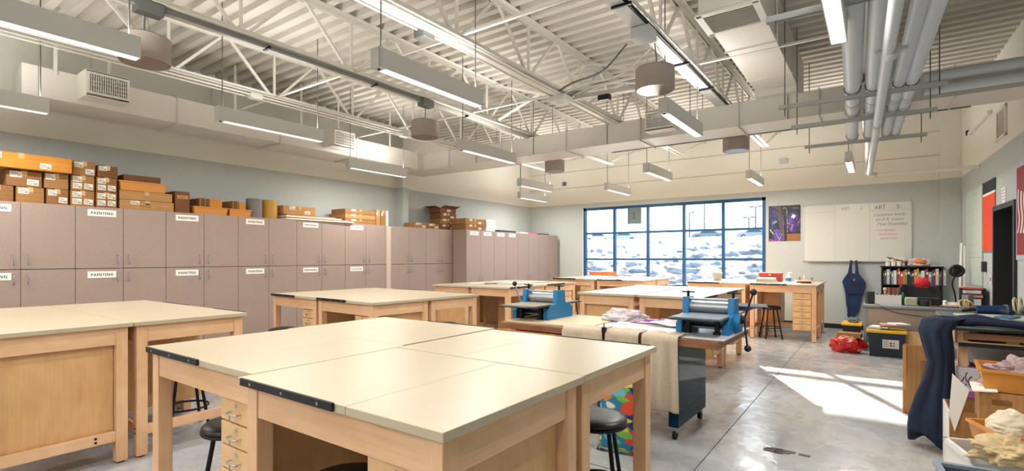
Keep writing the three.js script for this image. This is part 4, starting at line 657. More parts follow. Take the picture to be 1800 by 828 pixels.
// ---------------------------------------------------------------- far wall: whiteboard, poster, apron, sensors, outlet
{
  const wbT = canvasTex(1024, 664, (c, w, h) => {
    c.fillStyle = '#cfd0c8'; c.fillRect(0, 0, w, h);
    c.strokeStyle = '#8f9088'; c.lineWidth = 2; for (const x of [0.308, 0.636]) { c.beginPath(); c.moveTo(x * w, 0); c.lineTo(x * w, h); c.stroke(); }
    c.beginPath(); c.moveTo(0, 0.13 * h); c.lineTo(0.3 * w, 0.12 * h); c.moveTo(0.636 * w, 0.135 * h); c.lineTo(w, 0.135 * h); c.stroke();
    c.fillStyle = '#6d6f70'; c.font = '46px sans-serif'; c.fillText('ART', 0.37 * w, 0.1 * h); c.fillText('2', 0.55 * w, 0.1 * h);
    c.fillStyle = '#4c5054'; c.font = '60px sans-serif'; c.fillText('ART', 0.68 * w, 0.11 * h); c.fillText('3', 0.87 * w, 0.11 * h);
    c.fillStyle = '#55585c'; c.font = 'italic 40px serif'; c.fillText('① Continue work', 0.645 * w, 0.23 * h, 0.34 * w); c.fillText('on P.P. Cover', 0.69 * w, 0.31 * h, 0.26 * w); c.fillText('Fine Thursday', 0.7 * w, 0.39 * h, 0.28 * w);
    c.fillStyle = '#c66f7a'; c.font = 'italic 34px serif'; c.fillText('– Use Media', 0.67 * w, 0.49 * h, 0.25 * w); c.fillText('Reference', 0.72 * w, 0.56 * h, 0.2 * w); c.fillText('Materials', 0.73 * w, 0.63 * h, 0.16 * w);
  });
  let t = thing('whiteboard', 'large framed whiteboard with ART 3 notes on the far wall', 'whiteboard', [-0.383, 2.02, FD - 0.012]);
  part(t, 'writing_surface', new THREE.BoxGeometry(1.84, 1.18, 0.012), [M.paper, M.paper, M.paper, M.paper, new THREE.MeshStandardMaterial({ map: wbT, roughness: 0.3 }), M.paper][4]);
  part(t, 'frame', merge([bx(1.87, 0.022, 0.022, 0, 0.595, 0), bx(1.87, 0.022, 0.022, 0, -0.595, 0), bx(0.022, 1.2, 0.022, 0.925, 0, 0), bx(0.022, 1.2, 0.022, -0.925, 0, 0)]), M.galv); part(t, 'marker_tray', rbox(1.7, 0.012, 0.06, 0.003, 'x'), M.galv, [0, -0.6, 0.04]);
  const art = canvasTex(384, 480, (c, w, h) => {
    c.fillStyle = '#23242e'; c.fillRect(0, 0, w, h);
    const st = (col, lw, pts) => { c.strokeStyle = col; c.lineWidth = lw; c.lineCap = 'round'; c.beginPath(); pts.forEach(([x, y], i) => (i ? c.lineTo(x * w, y * h) : c.moveTo(x * w, y * h))); c.stroke(); };
    st('#2f3a66', 60, [[0.05, 0.1], [0.2, 0.3], [0.1, 0.6]]); st('#5c4a35', 46, [[0.33, 0.05], [0.38, 0.5], [0.45, 0.95]]); st('#46506b', 30, [[0.25, 0.02], [0.3, 0.4]]);
    st('#4d3a8c', 110, [[0.8, 0.3], [0.75, 0.6]]); st('#6a4bb0', 40, [[0.68, 0.3], [0.72, 0.7]]); st('#35276b', 30, [[0.86, 0.25], [0.84, 0.7]]); st('#b07ad0', 10, [[0.6, 0.5], [0.78, 0.56], [0.7, 0.68]]); st('#c04aa0', 16, [[0.98, 0.4], [0.9, 0.62]]);
    st('#6a55b8', 90, [[0.25, 0.75], [0.3, 0.95]]); st('#9d86dd', 14, [[0.2, 0.75], [0.34, 0.95], [0.42, 0.8]]); st('#b0489c', 30, [[0.05, 0.97], [0.3, 0.99]]); st('#6f9cb0', 36, [[0.12, 0.5], [0.22, 0.45]]); st('#c9d27a', 18, [[0.06, 0.68], [0.14, 0.78]]); st('#a8a6a0', 8, [[0.46, 0.1], [0.5, 0.06], [0.58, 0.1], [0.6, 0.75]]); st('#7c7a70', 6, [[0.45, 0.25], [0.48, 0.95]]);
    for (let i = 0; i < 260; i++) { const x = hash(i, 1, 9), y = hash(i, 2, 9), a = hash(i, 3, 9) * 2 - 0.3, dk = ['#1d1b2c', '#2b2350', '#3f3178', '#54409a', '#2a3550', '#40382e', '#6d58b0', '#1a1a22'][Math.floor(hash(i, 4, 9) * 8)]; if (x > 0.3 && x < 0.55 && i % 2) continue; st(dk, 3 + 6 * hash(i, 5, 9), [[x, y], [x + 0.07 * Math.sin(a), y + 0.09 * Math.cos(a)]]); }
    c.fillStyle = '#96602c'; c.fillRect(0.58 * w, 0.8 * h, 0.42 * w, 0.2 * h); c.fillStyle = '#4d5a3a'; c.fillRect(0.75 * w, 0.06 * h, 0.2 * w, 0.05 * h); c.fillStyle = '#d9dce0'; c.save(); c.translate(0.78 * w, 0.32 * h); c.rotate(0.5); c.fillRect(-22, -28, 44, 50); c.restore();
  });
  t = thing('poster', 'dark purple painting of hanging coats beside the window', 'poster', [-1.685, 2.26, FD - 0.004]); part(t, 'print', new THREE.BoxGeometry(0.63, 0.79, 0.006), new THREE.MeshStandardMaterial({ map: art, roughness: 0.5 }));
  const ap = new THREE.Shape(); [[-0.05, 0], [-0.09, -0.26], [-0.15, -0.36], [-0.19, -0.44], [-0.16, -0.56], [-0.13, -0.72], [-0.12, -0.9], [-0.1, -1.02], [-0.1, -1.16], [-0.06, -1.19], [0.02, -1.15], [0.08, -1.05], [0.1, -0.9], [0.14, -0.7], [0.18, -0.55], [0.2, -0.46], [0.15, -0.38], [0.08, -0.28], [0.05, 0], [0.035, -0.01], [0.035, -0.28], [-0.035, -0.28], [-0.035, -0.01]].forEach(([x, y], i) => (i ? ap.lineTo(x, y) : ap.moveTo(x, y)));
  const ag = new THREE.ExtrudeGeometry(ap, { depth: 0.05, bevelEnabled: true, bevelSize: 0.008, bevelThickness: 0.012, bevelSegments: 2 });
  t = thing('denim_apron', 'dark blue denim apron hanging on the far wall', 'apron', [-0.4, 1.44, FD - 0.075]);
  part(t, 'apron_cloth', uvm(ag), new THREE.MeshStandardMaterial({ map: dataTex(128, (u, v) => { const k = 0.7 + 0.6 * fbm(u * 6, v * 6, 6, 501, 4); return [0.11 * k, 0.18 * k, 0.32 * k]; }), roughness: 0.9 })); part(t, 'pocket', rbox(0.2, 0.16, 0.012, 0.004), mat(0x1b2c4a, 0.9), [0.0, -0.62, 0.068]); part(t, 'emblem', new THREE.BoxGeometry(0.03, 0.045, 0.003), mat(0xb06a34, 0.8), [0.01, -0.4, 0.064]); part(t, 'wall_hook', rod([0, -0.01, -0.005], [0, -0.01, 0.06], 0.008), M.steel);
  single('wall_sensor', 'small grey box high on the far wall left of window', 'sensor', rbox(0.1, 0.11, 0.06, 0.008), M.greyBox, [-7.28, 3.6, FD - 0.03]); single('wall_sensor', 'small grey box high on the far wall right of window', 'sensor', rbox(0.16, 0.1, 0.06, 0.008), M.galv, [-1.7, 3.64, FD - 0.03]);
  single('power_outlet', 'white power outlet low on the far wall behind the stool', 'outlet', rbox(0.07, 0.12, 0.012, 0.004), M.white, [-1.71, 0.48, FD - 0.006]);
  const bt = canvasTex(64, 72, (c, w, h) => { c.fillStyle = '#6f7f80'; c.fillRect(0, 0, w, h); c.fillStyle = '#58686b'; c.fillRect(0, 0, 8, h); c.fillRect(22, 22, 20, 6); c.fillRect(28, 28, 8, 26); });
  single('window_banner', 'grey cloth square hanging in the second window column', 'banner', sheet((u, v) => [(u - 0.5) * 0.37, -v * 0.43, 0.02 * Math.sin(u * 5)], 12, 10, 0.004), new THREE.MeshStandardMaterial({ map: bt, roughness: 0.9 }), [-5.2, 2.81, FD + 0.02]);
}
// ---------------------------------------------------------------- right wall
{
  const onWall = (name, label, cat, d, h, off = 0) => { const t = thing(name, label, cat, [rx(d) - off, h, d], RA - Math.PI / 2); return t; };   // local +z faces the room, local x towards the far end
  let t = onWall('whiteboard', 'tall narrow whiteboard with faint notes on the right wall', 'whiteboard', 11.37, 1.85, 0.012);
  const nt = canvasTex(512, 620, (c, w, h) => { c.fillStyle = '#c3cec2'; c.fillRect(0, 0, w, h); c.fillStyle = '#93a096'; c.font = 'italic 30px serif'; for (const [x, y, l] of [[0.35, 0.06, 0.4], [0.4, 0.13, 0.3], [0.2, 0.22, 0.5], [0.2, 0.36, 0.5], [0.4, 0.52, 0.3], [0.3, 0.6, 0.5], [0.25, 0.68, 0.55]]) for (let i = 0; i < l * 12; i++) c.fillRect((x + i * 0.08) * w, y * h - (i % 3) * 3, 0.05 * w, 4); c.fillStyle = '#8d988f'; c.fillRect(0, 0.72 * h, w, 3); });
  part(t, 'writing_surface', new THREE.BoxGeometry(1.32, 1.57, 0.016), new THREE.MeshStandardMaterial({ map: nt, roughness: 0.35 })); part(t, 'frame_rail', rbox(1.35, 0.02, 0.02, 0.002), M.galv, [0, 0.795, 0]); part(t, 'frame_rail', rbox(1.35, 0.02, 0.02, 0.002), M.galv, [0, -0.795, 0]);
  t = onWall('wall_banner', 'orange banner with black top band on the right wall', 'banner', 10.285, 2.115, 0.008);
  part(t, 'orange_field', bx(0.82, 0.84, 0.006, 0, -0.105, 0), mat(0xe2400f, 0.6)); part(t, 'white_stripe', bx(0.82, 0.035, 0.006, 0, 0.3325, 0), M.paper); part(t, 'black_band', bx(0.82, 0.175, 0.006, 0, 0.4375, 0), mat(0x14171f, 0.6)); part(t, 'teal_hem', bx(0.82, 0.015, 0.006, 0, -0.5325, 0), mat(0x2c8f94, 0.6));
  t = onWall('wall_notice', 'small white notice above the dark doorway', 'notice', 9.4, 2.33, 0.004); part(t, 'notice_sheet', bx(0.22, 0.22, 0.004, 0, 0, 0), M.paper); for (let i = 0; i < 4; i++) part(t, 'print_line', bx(0.15, 0.012, 0.005, 0, 0.07 - i * 0.04, 0), mat(i ? 0x9aa0a4 : 0xc46a62, 0.8));
  const rt = canvasTex(512, 768, (c, w, h) => { c.fillStyle = '#8e1d22'; c.fillRect(0, 0, w, h); c.strokeStyle = '#e9e6ea'; c.lineCap = 'round'; for (let i = 0; i < 9; i++) { c.lineWidth = 16 + (i % 3) * 8; c.beginPath(); const x = 30 + i * 52, top = h * (0.26 + 0.03 * (i % 3)); c.moveTo(x, top); c.quadraticCurveTo(x - 16, h * 0.42, x + 12, h * 0.52); c.quadraticCurveTo(x + 30, h * 0.62, x - 10, h * 0.74); c.stroke(); } });
  t = onWall('wall_banner', 'red banner with white brush strokes at the right picture edge', 'banner', 8.05, 2.06, 0.01); part(t, 'banner_cloth', new THREE.BoxGeometry(1.3, 1.06, 0.006), new THREE.MeshStandardMaterial({ map: rt, roughness: 0.7 })); part(t, 'banner_border', merge([bx(1.38, 0.045, 0.005, 0, 0.55, 0), bx(1.38, 0.06, 0.005, 0, -0.56, 0), bx(0.04, 1.1, 0.005, 0.67, 0, 0), bx(0.04, 1.1, 0.005, -0.67, 0, 0)]), mat(0xb9bccb, 0.7));
  t = onWall('thermostat', 'small dark control box beside the right whiteboard', 'thermostat', 10.5, 1.36, 0.03); part(t, 'case', rbox(0.09, 0.16, 0.05, 0.006), mat(0x2c3138, 0.5));
  t = onWall('light_switch', 'pale switch plate left of the doorway', 'switch', 10.15, 1.18, 0.006); part(t, 'plate', rbox(0.08, 0.14, 0.01, 0.003), M.white); part(t, 'rocker', rbox(0.03, 0.06, 0.008, 0.002), mat(0x3a4148, 0.5), [0, 0, 0.006]);
  t = onWall('wall_vent', 'grey louvred vent high on the right wall', 'vent', 9.48, 3.32, 0.012); part(t, 'vent_frame', merge([bx(0.52, 0.04, 0.025, 0, 0.19, 0), bx(0.52, 0.04, 0.025, 0, -0.19, 0), bx(0.04, 0.42, 0.025, 0.24, 0, 0), bx(0.04, 0.42, 0.025, -0.24, 0, 0)]), M.white); for (let i = 0; i < 10; i++) part(t, 'louver', rbox(0.46, 0.022, 0.01, 0), mat(0xb3aba2, 0.6), [0, -0.16 + i * 0.035, 0], [0.5, 0, 0]);
  t = onWall('wall_track', 'slim dark rail fixed high on the right wall', 'rail', 10.9, 3.62, 0.03); part(t, 'rail', rbox(1.6, 0.05, 0.05, 0.006), M.white); part(t, 'end_bracket', rbox(0.06, 0.08, 0.08, 0.006), M.blackMetal, [-0.8, 0.02, 0]);
}
// ---------------------------------------------------------------- bookcase, teacher's desk and its clutter
{
  const black = mat(0x131418, 0.5);
  let t = thing('bookcase', 'black bookcase full of books against the far wall', 'bookcase', [0.525, 0, 12.53]);
  for (const x of [-0.455, 0.455]) part(t, 'side', rbox(0.022, 1.31, 0.25, 0.003), black, [x, 0.655, 0]);
  for (const y of [0.06, 0.36, 0.66, 0.965]) part(t, 'shelf', rbox(0.89, 0.022, 0.24, 0.003, 'x'), black, [0, y, 0]); part(t, 'top', rbox(0.97, 0.025, 0.27, 0.003, 'x'), black, [0, 1.32, 0]); part(t, 'back_panel', rbox(0.9, 1.3, 0.008, 0), black, [0, 0.655, -0.12]);
  const cols = [[0x3c4048, 'dark grey'], [0x54565c, 'grey'], [0xb9c4c4, 'pale blue-grey'], [0x2a2d36, 'charcoal'], [0x8a8f96, 'silver'], [0xd8dad6, 'white'], [0x46484e, 'slate'], [0xb8403c, 'red'], [0xc5504a, 'brick red'], [0xd98a3c, 'orange'], [0x6c8f3c, 'green'], [0x23252c, 'black'], [0x2d2f36, 'near-black'], [0x3a3d45, 'dark slate'], [0xd9862f, 'bright orange'], [0xcfae3b, 'yellow'], [0x2f8f8c, 'teal'], [0xe6e2d8, 'ivory'], [0x6b4a86, 'purple'], [0x8c2f3c, 'maroon'], [0x9c97a0, 'lilac grey'], [0x35507c, 'blue'], [0x803a4a, 'wine'], [0xc8c2b4, 'cream'], [0x4c3a5c, 'plum'], [0x7c4a44, 'brown'], [0xb5b9c0, 'light grey']];
  let x = -0.435; cols.forEach(([c, w], i) => { const wd = 0.022 + 0.012 * ((i * 7) % 3), hh = 0.25 + 0.02 * ((i * 5) % 4); const b = thing('book', `${w} book standing in the black bookcase, number row top shelf`.replace(', number row top shelf', ' on its top shelf'), 'book', [0.525 + x + wd / 2, 0.977, 12.5], 0, 'books in the bookcase'); part(b, 'cover', rbox(wd, hh, 0.17, 0.003), mat(c, 0.6), [0, hh / 2, 0]); part(b, 'spine_label', new THREE.BoxGeometry(wd * 0.6, 0.05, 0.002), i % 3 ? M.paper : mat(0xb99a3c, 0.6), [0, hh * 0.72, 0.0855]); x += wd + 0.0012; });
  ['first', 'second', 'third', 'fourth', 'fifth', 'sixth', 'seventh', 'eighth'].forEach((w, i) => single('book', `${w} slim brown book from the left on the second shelf`, 'book', rbox(0.034, 0.24, 0.17, 0.003), mat([0x8a5a3a, 0x7a4c30, 0x9c6a44, 0x5f3a28][i % 4], 0.7), [0.11 + i * 0.0355, 0.672 + 0.12, 12.5], 0, 'brown books on the second shelf'));
  const ct = canvasTex(128, 128, (c, w, h) => { c.fillStyle = '#d9d9d6'; c.fillRect(0, 0, w, h); ['#2f5f8c', '#d97a2c', '#37383c', '#c94f3a', '#7aa0bf', '#e8e0c8'].forEach((k, i) => { c.fillStyle = k; c.beginPath(); c.moveTo((i * 31) % 128, (i * 17) % 90); c.lineTo((i * 31) % 128 + 60, (i * 17) % 90 + 14); c.lineTo((i * 31) % 128 + 30, (i * 17) % 90 + 40); c.fill(); }); });
  single('printed_box', 'colourful printed box standing on the bookcase', 'box', new THREE.BoxGeometry(0.3, 0.18, 0.12), new THREE.MeshStandardMaterial({ map: ct, roughness: 0.6 }), [0.28, 1.423, 12.57]);
  [[0.17, 'left yellow-labelled'], [0.255, 'middle'], [0.345, 'right']].forEach(([xx, w]) => { const j = thing('paint_jar', `${w} white jar before the printed box on the bookcase`, 'jar', [xx, 1.333, 12.46], 0, 'jars on bookcase'); part(j, 'jar_body', uvm(cyl(0.035, 0.035, 0.08, 18)), M.white, [0, 0.04, 0]); part(j, 'lid', uvm(cyl(0.036, 0.036, 0.02, 18)), w.startsWith('left') ? mat(0xc2b52c, 0.5) : M.galv, [0, 0.09, 0]); });
  single('plastic_bag', 'crumpled pink-white plastic bag on the bookcase', 'bag', lump(0.17, 0.09, 0.1, 61, 0.3), mat(0xd8c6c0, 0.5), [0.66, 1.4, 12.52]); single('orange_bundle', 'orange bundle inside the crumpled plastic bag', 'bundle', lump(0.09, 0.05, 0.06, 63, 0.2, 3), mat(0xd98a4c, 0.6), [0.66, 1.42, 12.43]);
  single('paper_sheet', 'white papers on right end of the bookcase top', 'paper', rbox(0.2, 0.014, 0.2, 0.002), M.paper, [0.9, 1.341, 12.52], 0.2);

  t = thing('teacher_desk', 'grey edged teacher desk with beige front panel', 'desk', [0.5, 0, 10.32]);
  part(t, 'desk_top', rbox(1.4, 0.035, 0.76, 0.006, 'x'), mat(0x8d9296, 0.4), [0.01, 0.7225, 0]); part(t, 'front_panel', rbox(1.3, 0.56, 0.02, 0.003), mat(0xa89a8e, 0.6), [0.0, 0.42, 0.34]); part(t, 'leg_panel', rbox(0.045, 0.7, 0.72, 0.004), mat(0x8d9296, 0.4), [-0.66, 0.35, 0]); part(t, 'leg_panel', rbox(0.045, 0.7, 0.72, 0.004), mat(0x8d9296, 0.4), [0.68, 0.35, 0]); part(t, 'edge_band', rbox(1.4, 0.012, 0.01, 0), mat(0x5c6266, 0.5), [0.01, 0.7, 0.382]);
  const K = 0.741;
  single('speaker', 'small dark grey speaker on left corner of teacher desk', 'speaker', rbox(0.11, 0.2, 0.14, 0.01), mat(0x33353a, 0.6), [-0.105, K + 0.1, 10.3], 0.25);
  t = thing('pen_box', 'white open box of pens on the teacher desk', 'box', [0.14, K, 10.3]); part(t, 'box_shell', merge([bx(0.34, 0.15, 0.006, 0, 0.075, 0.09), bx(0.34, 0.15, 0.006, 0, 0.075, -0.09), bx(0.006, 0.15, 0.18, 0.167, 0.075, 0), bx(0.006, 0.15, 0.18, -0.167, 0.075, 0), bx(0.34, 0.006, 0.18, 0, 0.003, 0)]), M.white);
  [0x2a4c9c, 0x2f8f4c, 0x2a2f66, 0xc8b9a0, 0x3a3a40, 0x34669c, 0x2c7a3c].forEach((c, i) => single('pen', `${['navy', 'green', 'dark blue', 'beige', 'black', 'blue', 'dark green'][i]} marker standing in the white pen box`, 'pen', uvm(cyl(0.009, 0.009, 0.16, 10)), mat(c, 0.5), [0.0 + i * 0.045, K + 0.088, 10.3 + 0.02 * (i % 3)], 0));
  single('wooden_mannequin', 'small pale figure head standing in the pen box', 'figure', merge([new THREE.SphereGeometry(0.028, 14, 12).translate(0, 0.24, 0), rod([0, 0.01, 0], [0, 0.22, 0], 0.014)]), mat(0xc9b49a, 0.6), [0.1, K, 10.34]);
  t = thing('office_chair', 'black mesh office chair behind the teacher desk', 'chair', [0.58, 0, 11.15]); 
  part(t, 'backrest', sheet((u, v) => [(u - 0.5) * (0.62 - 0.12 * v * v), 0.45 + v * 0.58, -0.06 + 0.1 * (1 - Math.pow(2 * u - 1, 2)) * -1 + 0.08 - 0.06 * v], 20, 14, 0.04), mat(0x202227, 0.7)); part(t, 'seat', rbox(0.5, 0.08, 0.48, 0.03), mat(0x202227, 0.7), [0, 0.45, -0.25]); part(t, 'gas_lift', rod([0, 0.1, -0.25], [0, 0.42, -0.25], 0.03), M.blackMetal); for (let i = 0; i < 5; i++) { const a = i * 1.2566, b = part(t, 'base_arm', rod([0, 0.1, -0.25], [0.28 * Math.cos(a), 0.07, -0.25 + 0.28 * Math.sin(a)], 0.02), M.blackMetal); part(b, 'caster', new THREE.SphereGeometry(0.032, 12, 10), M.rubber, [0.28 * Math.cos(a), 0.032, -0.25 + 0.28 * Math.sin(a)]); }
  for (const s of [-1, 1]) part(t, 'armrest', merge([bx(0.06, 0.03, 0.26, s * 0.3, 0.68, -0.2), rod([s * 0.28, 0.46, -0.2], [s * 0.3, 0.67, -0.2], 0.016)]), M.blackPlastic);
  single('red_pouch', 'red floral pouch hung over the office chair', 'pouch', lump(0.11, 0.1, 0.06, 71, 0.12, 3), new THREE.MeshStandardMaterial({ map: canvasTex(128, 128, (c, w, h) => { c.fillStyle = '#c81d2a'; c.fillRect(0, 0, w, h); c.fillStyle = '#e8b9a0'; for (let i = 0; i < 8; i++) { c.beginPath(); c.arc((i * 47) % 128, (i * 71) % 128, 7, 0, 7); c.fill(); } }), roughness: 0.7 }), [0.62, 1.06, 11.14]);
  single('green_bottle', 'small green bottle at right of the pen box', 'bottle', new THREE.LatheGeometry([[0, 0], [0.03, 0], [0.03, 0.13], [0.012, 0.17], [0.012, 0.2], [0, 0.2]].map((p) => new THREE.Vector2(...p)), 18), mat(0x2f7a44, 0.3), [0.33, K, 10.33]);
  single('glass_tin', 'pale patterned tin on the teacher desk', 'tin', rbox(0.16, 0.13, 0.12, 0.02), mat(0xb5b8a0, 0.4), [0.43, K + 0.065, 10.2]); single('black_tin', 'low dark pot right of the patterned tin', 'pot', uvm(cyl(0.08, 0.075, 0.09, 24)), mat(0x25282c, 0.35), [0.6, K + 0.045, 10.2]); single('black_case', 'flat black case behind the dark pot', 'case', rbox(0.3, 0.12, 0.16, 0.02), mat(0x1b1c20, 0.5), [0.66, K + 0.06, 10.45]);
  t = thing('bead_strip', 'brown row of wooden beads on the desk edge', 'beads', [0.82, K, 10.06]); for (let i = 0; i < 12; i++) part(t, 'bead', new THREE.SphereGeometry(0.014, 10, 8), mat(i % 2 ? 0x6b4634 : 0x8a5c44, 0.5), [-0.154 + i * 0.028, 0.014, 0]);
  t = thing('desk_phone', 'white desk phone near right end of teacher desk', 'phone', [0.92, K, 10.25]); part(t, 'phone_base', rbox(0.2, 0.06, 0.18, 0.015), M.white, [0, 0.03, 0], [0.15, 0, 0]); part(t, 'handset', merge([rod([-0.075, 0.085, 0.05], [-0.075, 0.085, -0.06], 0.018), new THREE.SphereGeometry(0.026, 12, 10).translate(-0.075, 0.075, 0.06), new THREE.SphereGeometry(0.026, 12, 10).translate(-0.075, 0.075, -0.07)]), M.white);
  t = thing('desk_lamp', 'black clip lamp with round head by the right wall', 'lamp', [1.0, K, 10.5]); part(t, 'lamp_base', uvm(cyl(0.07, 0.075, 0.02, 24)), M.blackMetal, [0, 0.01, 0]); part(t, 'arm', tube([[0, 0.02, 0], [-0.02, 0.2, 0], [-0.05, 0.36, 0], [0.0, 0.5, 0.02]], 0.01, 20, 8), M.blackMetal); part(t, 'head', merge([new THREE.TorusGeometry(0.075, 0.025, 10, 28).translate(0, 0.55, 0.03), uvm(cyl(0.06, 0.06, 0.05, 24)).rotateX(Math.PI / 2).translate(0.02, 0.55, -0.01)]), M.blackPlastic);
  t = thing('rope_coil', 'coil of cream rope on the teacher desk', 'rope', [1.06, K, 10.08]); for (let i = 0; i < 5; i++) part(t, 'rope_loop', new THREE.TorusGeometry(0.055 + 0.006 * (i % 2), 0.009, 8, 24), mat(0xd8c38c, 0.9), [0.02 * (i - 2), 0.07, 0.01 * (i % 3)], [0.3 * (i - 2), 0.6 * i, 0]);
  t = thing('letter_tray', 'black stacked letter trays at right end of the desk', 'letter tray', [1.17, K, 10.42]); for (const y of [0.01, 0.14, 0.27]) part(t, 'tray_shelf', rbox(0.26, 0.012, 0.32, 0.003), black, [0, y, 0]); for (const s of [-1, 1]) part(t, 'side', rbox(0.01, 0.3, 0.32, 0.003), black, [s * 0.13, 0.15, 0]);
  [[0.02, 0xe08a2c, 'orange'], [0.05, 0xd9d3c6, 'white'], [0.07, 0xb5522c, 'rust']].forEach(([dy, c, w], i) => single('folder', `${w} folder in the middle letter tray`, 'folder', rbox(0.22, 0.018, 0.26, 0.002), mat(c, 0.6), [1.17, K + 0.157 + i * 0.019, 10.4], 0)); single('folder', 'salmon folders on top of the letter trays', 'folder', rbox(0.24, 0.03, 0.26, 0.003), mat(0xd9826c, 0.6), [1.16, K + 0.2915, 10.42], 0.1);
  single('file_holder', 'grey upright file holder leaning before the letter trays', 'file holder', rbox(0.07, 0.2, 0.16, 0.006), mat(0x6f7477, 0.4), [1.1, K + 0.1, 10.2 - 0.0], 0.4);
  single('easel_leg', 'white folded stand leaning at the right whiteboard', 'stand', merge([beam([0.0, 0, 0], [0.05, 1.75, -0.12], 0.03, 0.02), beam([0.07, 0, 0], [0.09, 1.7, -0.12], 0.025, 0.02), bx(0.1, 0.03, 0.03, 0.06, 1.2, -0.09)]), M.white, [1.12, 0, 11.5]);
  single('desk_cable', 'thin black cable trailing over the desk front', 'cable', tube([[-0.05, 0.75, -10.2], [0.02, 0.747, -9.96], [0.1, 0.69, -9.925], [0.3, 0.63, -9.93], [0.6, 0.6, -9.93]], 0.005, 30, 6), M.blackPlastic);
  t = thing('storage_tote', 'small black tote with yellow lid left of teacher desk', 'tote', [-0.36, 0, 10.6]); part(t, 'bin', loft([[0.85, 0], [1, 0.34]].map(([k, y]) => [[-0.13 * k, y, -0.2 * k], [-0.13 * k, y, 0.2 * k], [0.13 * k, y, 0.2 * k], [0.13 * k, y, -0.2 * k]])).toNonIndexed(), mat(0x15181f, 0.5)).geometry.computeVertexNormals(); part(t, 'lid', rbox(0.29, 0.04, 0.44, 0.01), mat(0xe0b21c, 0.45), [0, 0.36, 0]);
  single('grey_cloth', 'grey rag on the small yellow-lidded tote', 'cloth', lump(0.08, 0.05, 0.1, 81, 0.3, 3), mat(0x6a6f74, 0.9), [-0.33, 0.417, 10.6]);
  t = thing('storage_tote', 'large dark blue tote with yellow lid before teacher desk', 'tote', [0.11, 0, 9.68]); part(t, 'bin', (() => { const g = loft([[0.9, 0], [1, 0.36]].map(([k, y]) => [[-0.23 * k, y, -0.17 * k], [-0.23 * k, y, 0.17 * k], [0.23 * k, y, 0.17 * k], [0.23 * k, y, -0.17 * k]])).toNonIndexed(); g.computeVertexNormals(); return g; })(), mat(0x10202f, 0.45)); part(t, 'lid', rbox(0.5, 0.045, 0.38, 0.012), mat(0xe3b51d, 0.45), [0, 0.38, 0]);
  part(t, 'label_sheet', new THREE.BoxGeometry(0.2, 0.13, 0.003), new THREE.MeshStandardMaterial({ map: canvasTex(128, 84, (c, w, h) => { c.fillStyle = '#d2d2cc'; c.fillRect(0, 0, w, h); c.fillStyle = '#6c6f74'; for (let i = 0; i < 5; i++) c.fillRect(6, 8 + i * 15, 40, 5); c.fillStyle = '#b8334c'; c.fillRect(56, 24, 18, 18); c.fillRect(56, 48, 18, 18); c.fillStyle = '#33363c'; c.fillRect(82, 26, 12, 14); c.fillRect(82, 50, 12, 14); }), roughness: 0.7 }), [0.05, 0.2, 0.166], [0.05, 0, 0]);
  for (const s of [-1, 1]) part(t, 'handle', rbox(0.02, 0.03, 0.14, 0.006), mat(0x0e1822, 0.5), [s * 0.235, 0.3, 0]);
  ['grey-blue sketchbook', 'white stack of prints', 'brown folder', 'pinkish booklet', 'white loose sheets'].forEach((w, i) => single('paper_pile', `${w} piled on the large yellow-lidded tote`, 'papers', rbox(0.2 + 0.04 * (i % 2), 0.02, 0.22, 0.003), [mat(0x8f989c, 0.7), M.paper, M.card[0], mat(0xd3a89c, 0.7), M.paper][i], [0.0 + 0.065 * i - 0.03 * (i % 2), 0.4035 + 0.011 + 0.0215 * i * 0.95, 9.66 + 0.02 * (i % 2)], 0.25 * (i - 2)));
  single('red_bag', 'shiny red bag slumped on the floor before the desk', 'bag', lump(0.23, 0.15, 0.16, 91, 0.22), new THREE.MeshStandardMaterial({ map: dataTex(128, (u, v) => { const k = fbm(u * 9, v * 9, 9, 601, 3); return k > 0.62 ? [0.85, 0.6, 0.5] : [0.72, 0.08, 0.08]; }), roughness: 0.35 }), [-0.38, 0.113, 9.68]);
  single('cardboard_box', 'small brown carton lid resting on the red bag', 'box', rbox(0.32, 0.07, 0.2, 0.004), M.card[0], [-0.36, 0.275, 9.7], -0.1);
}
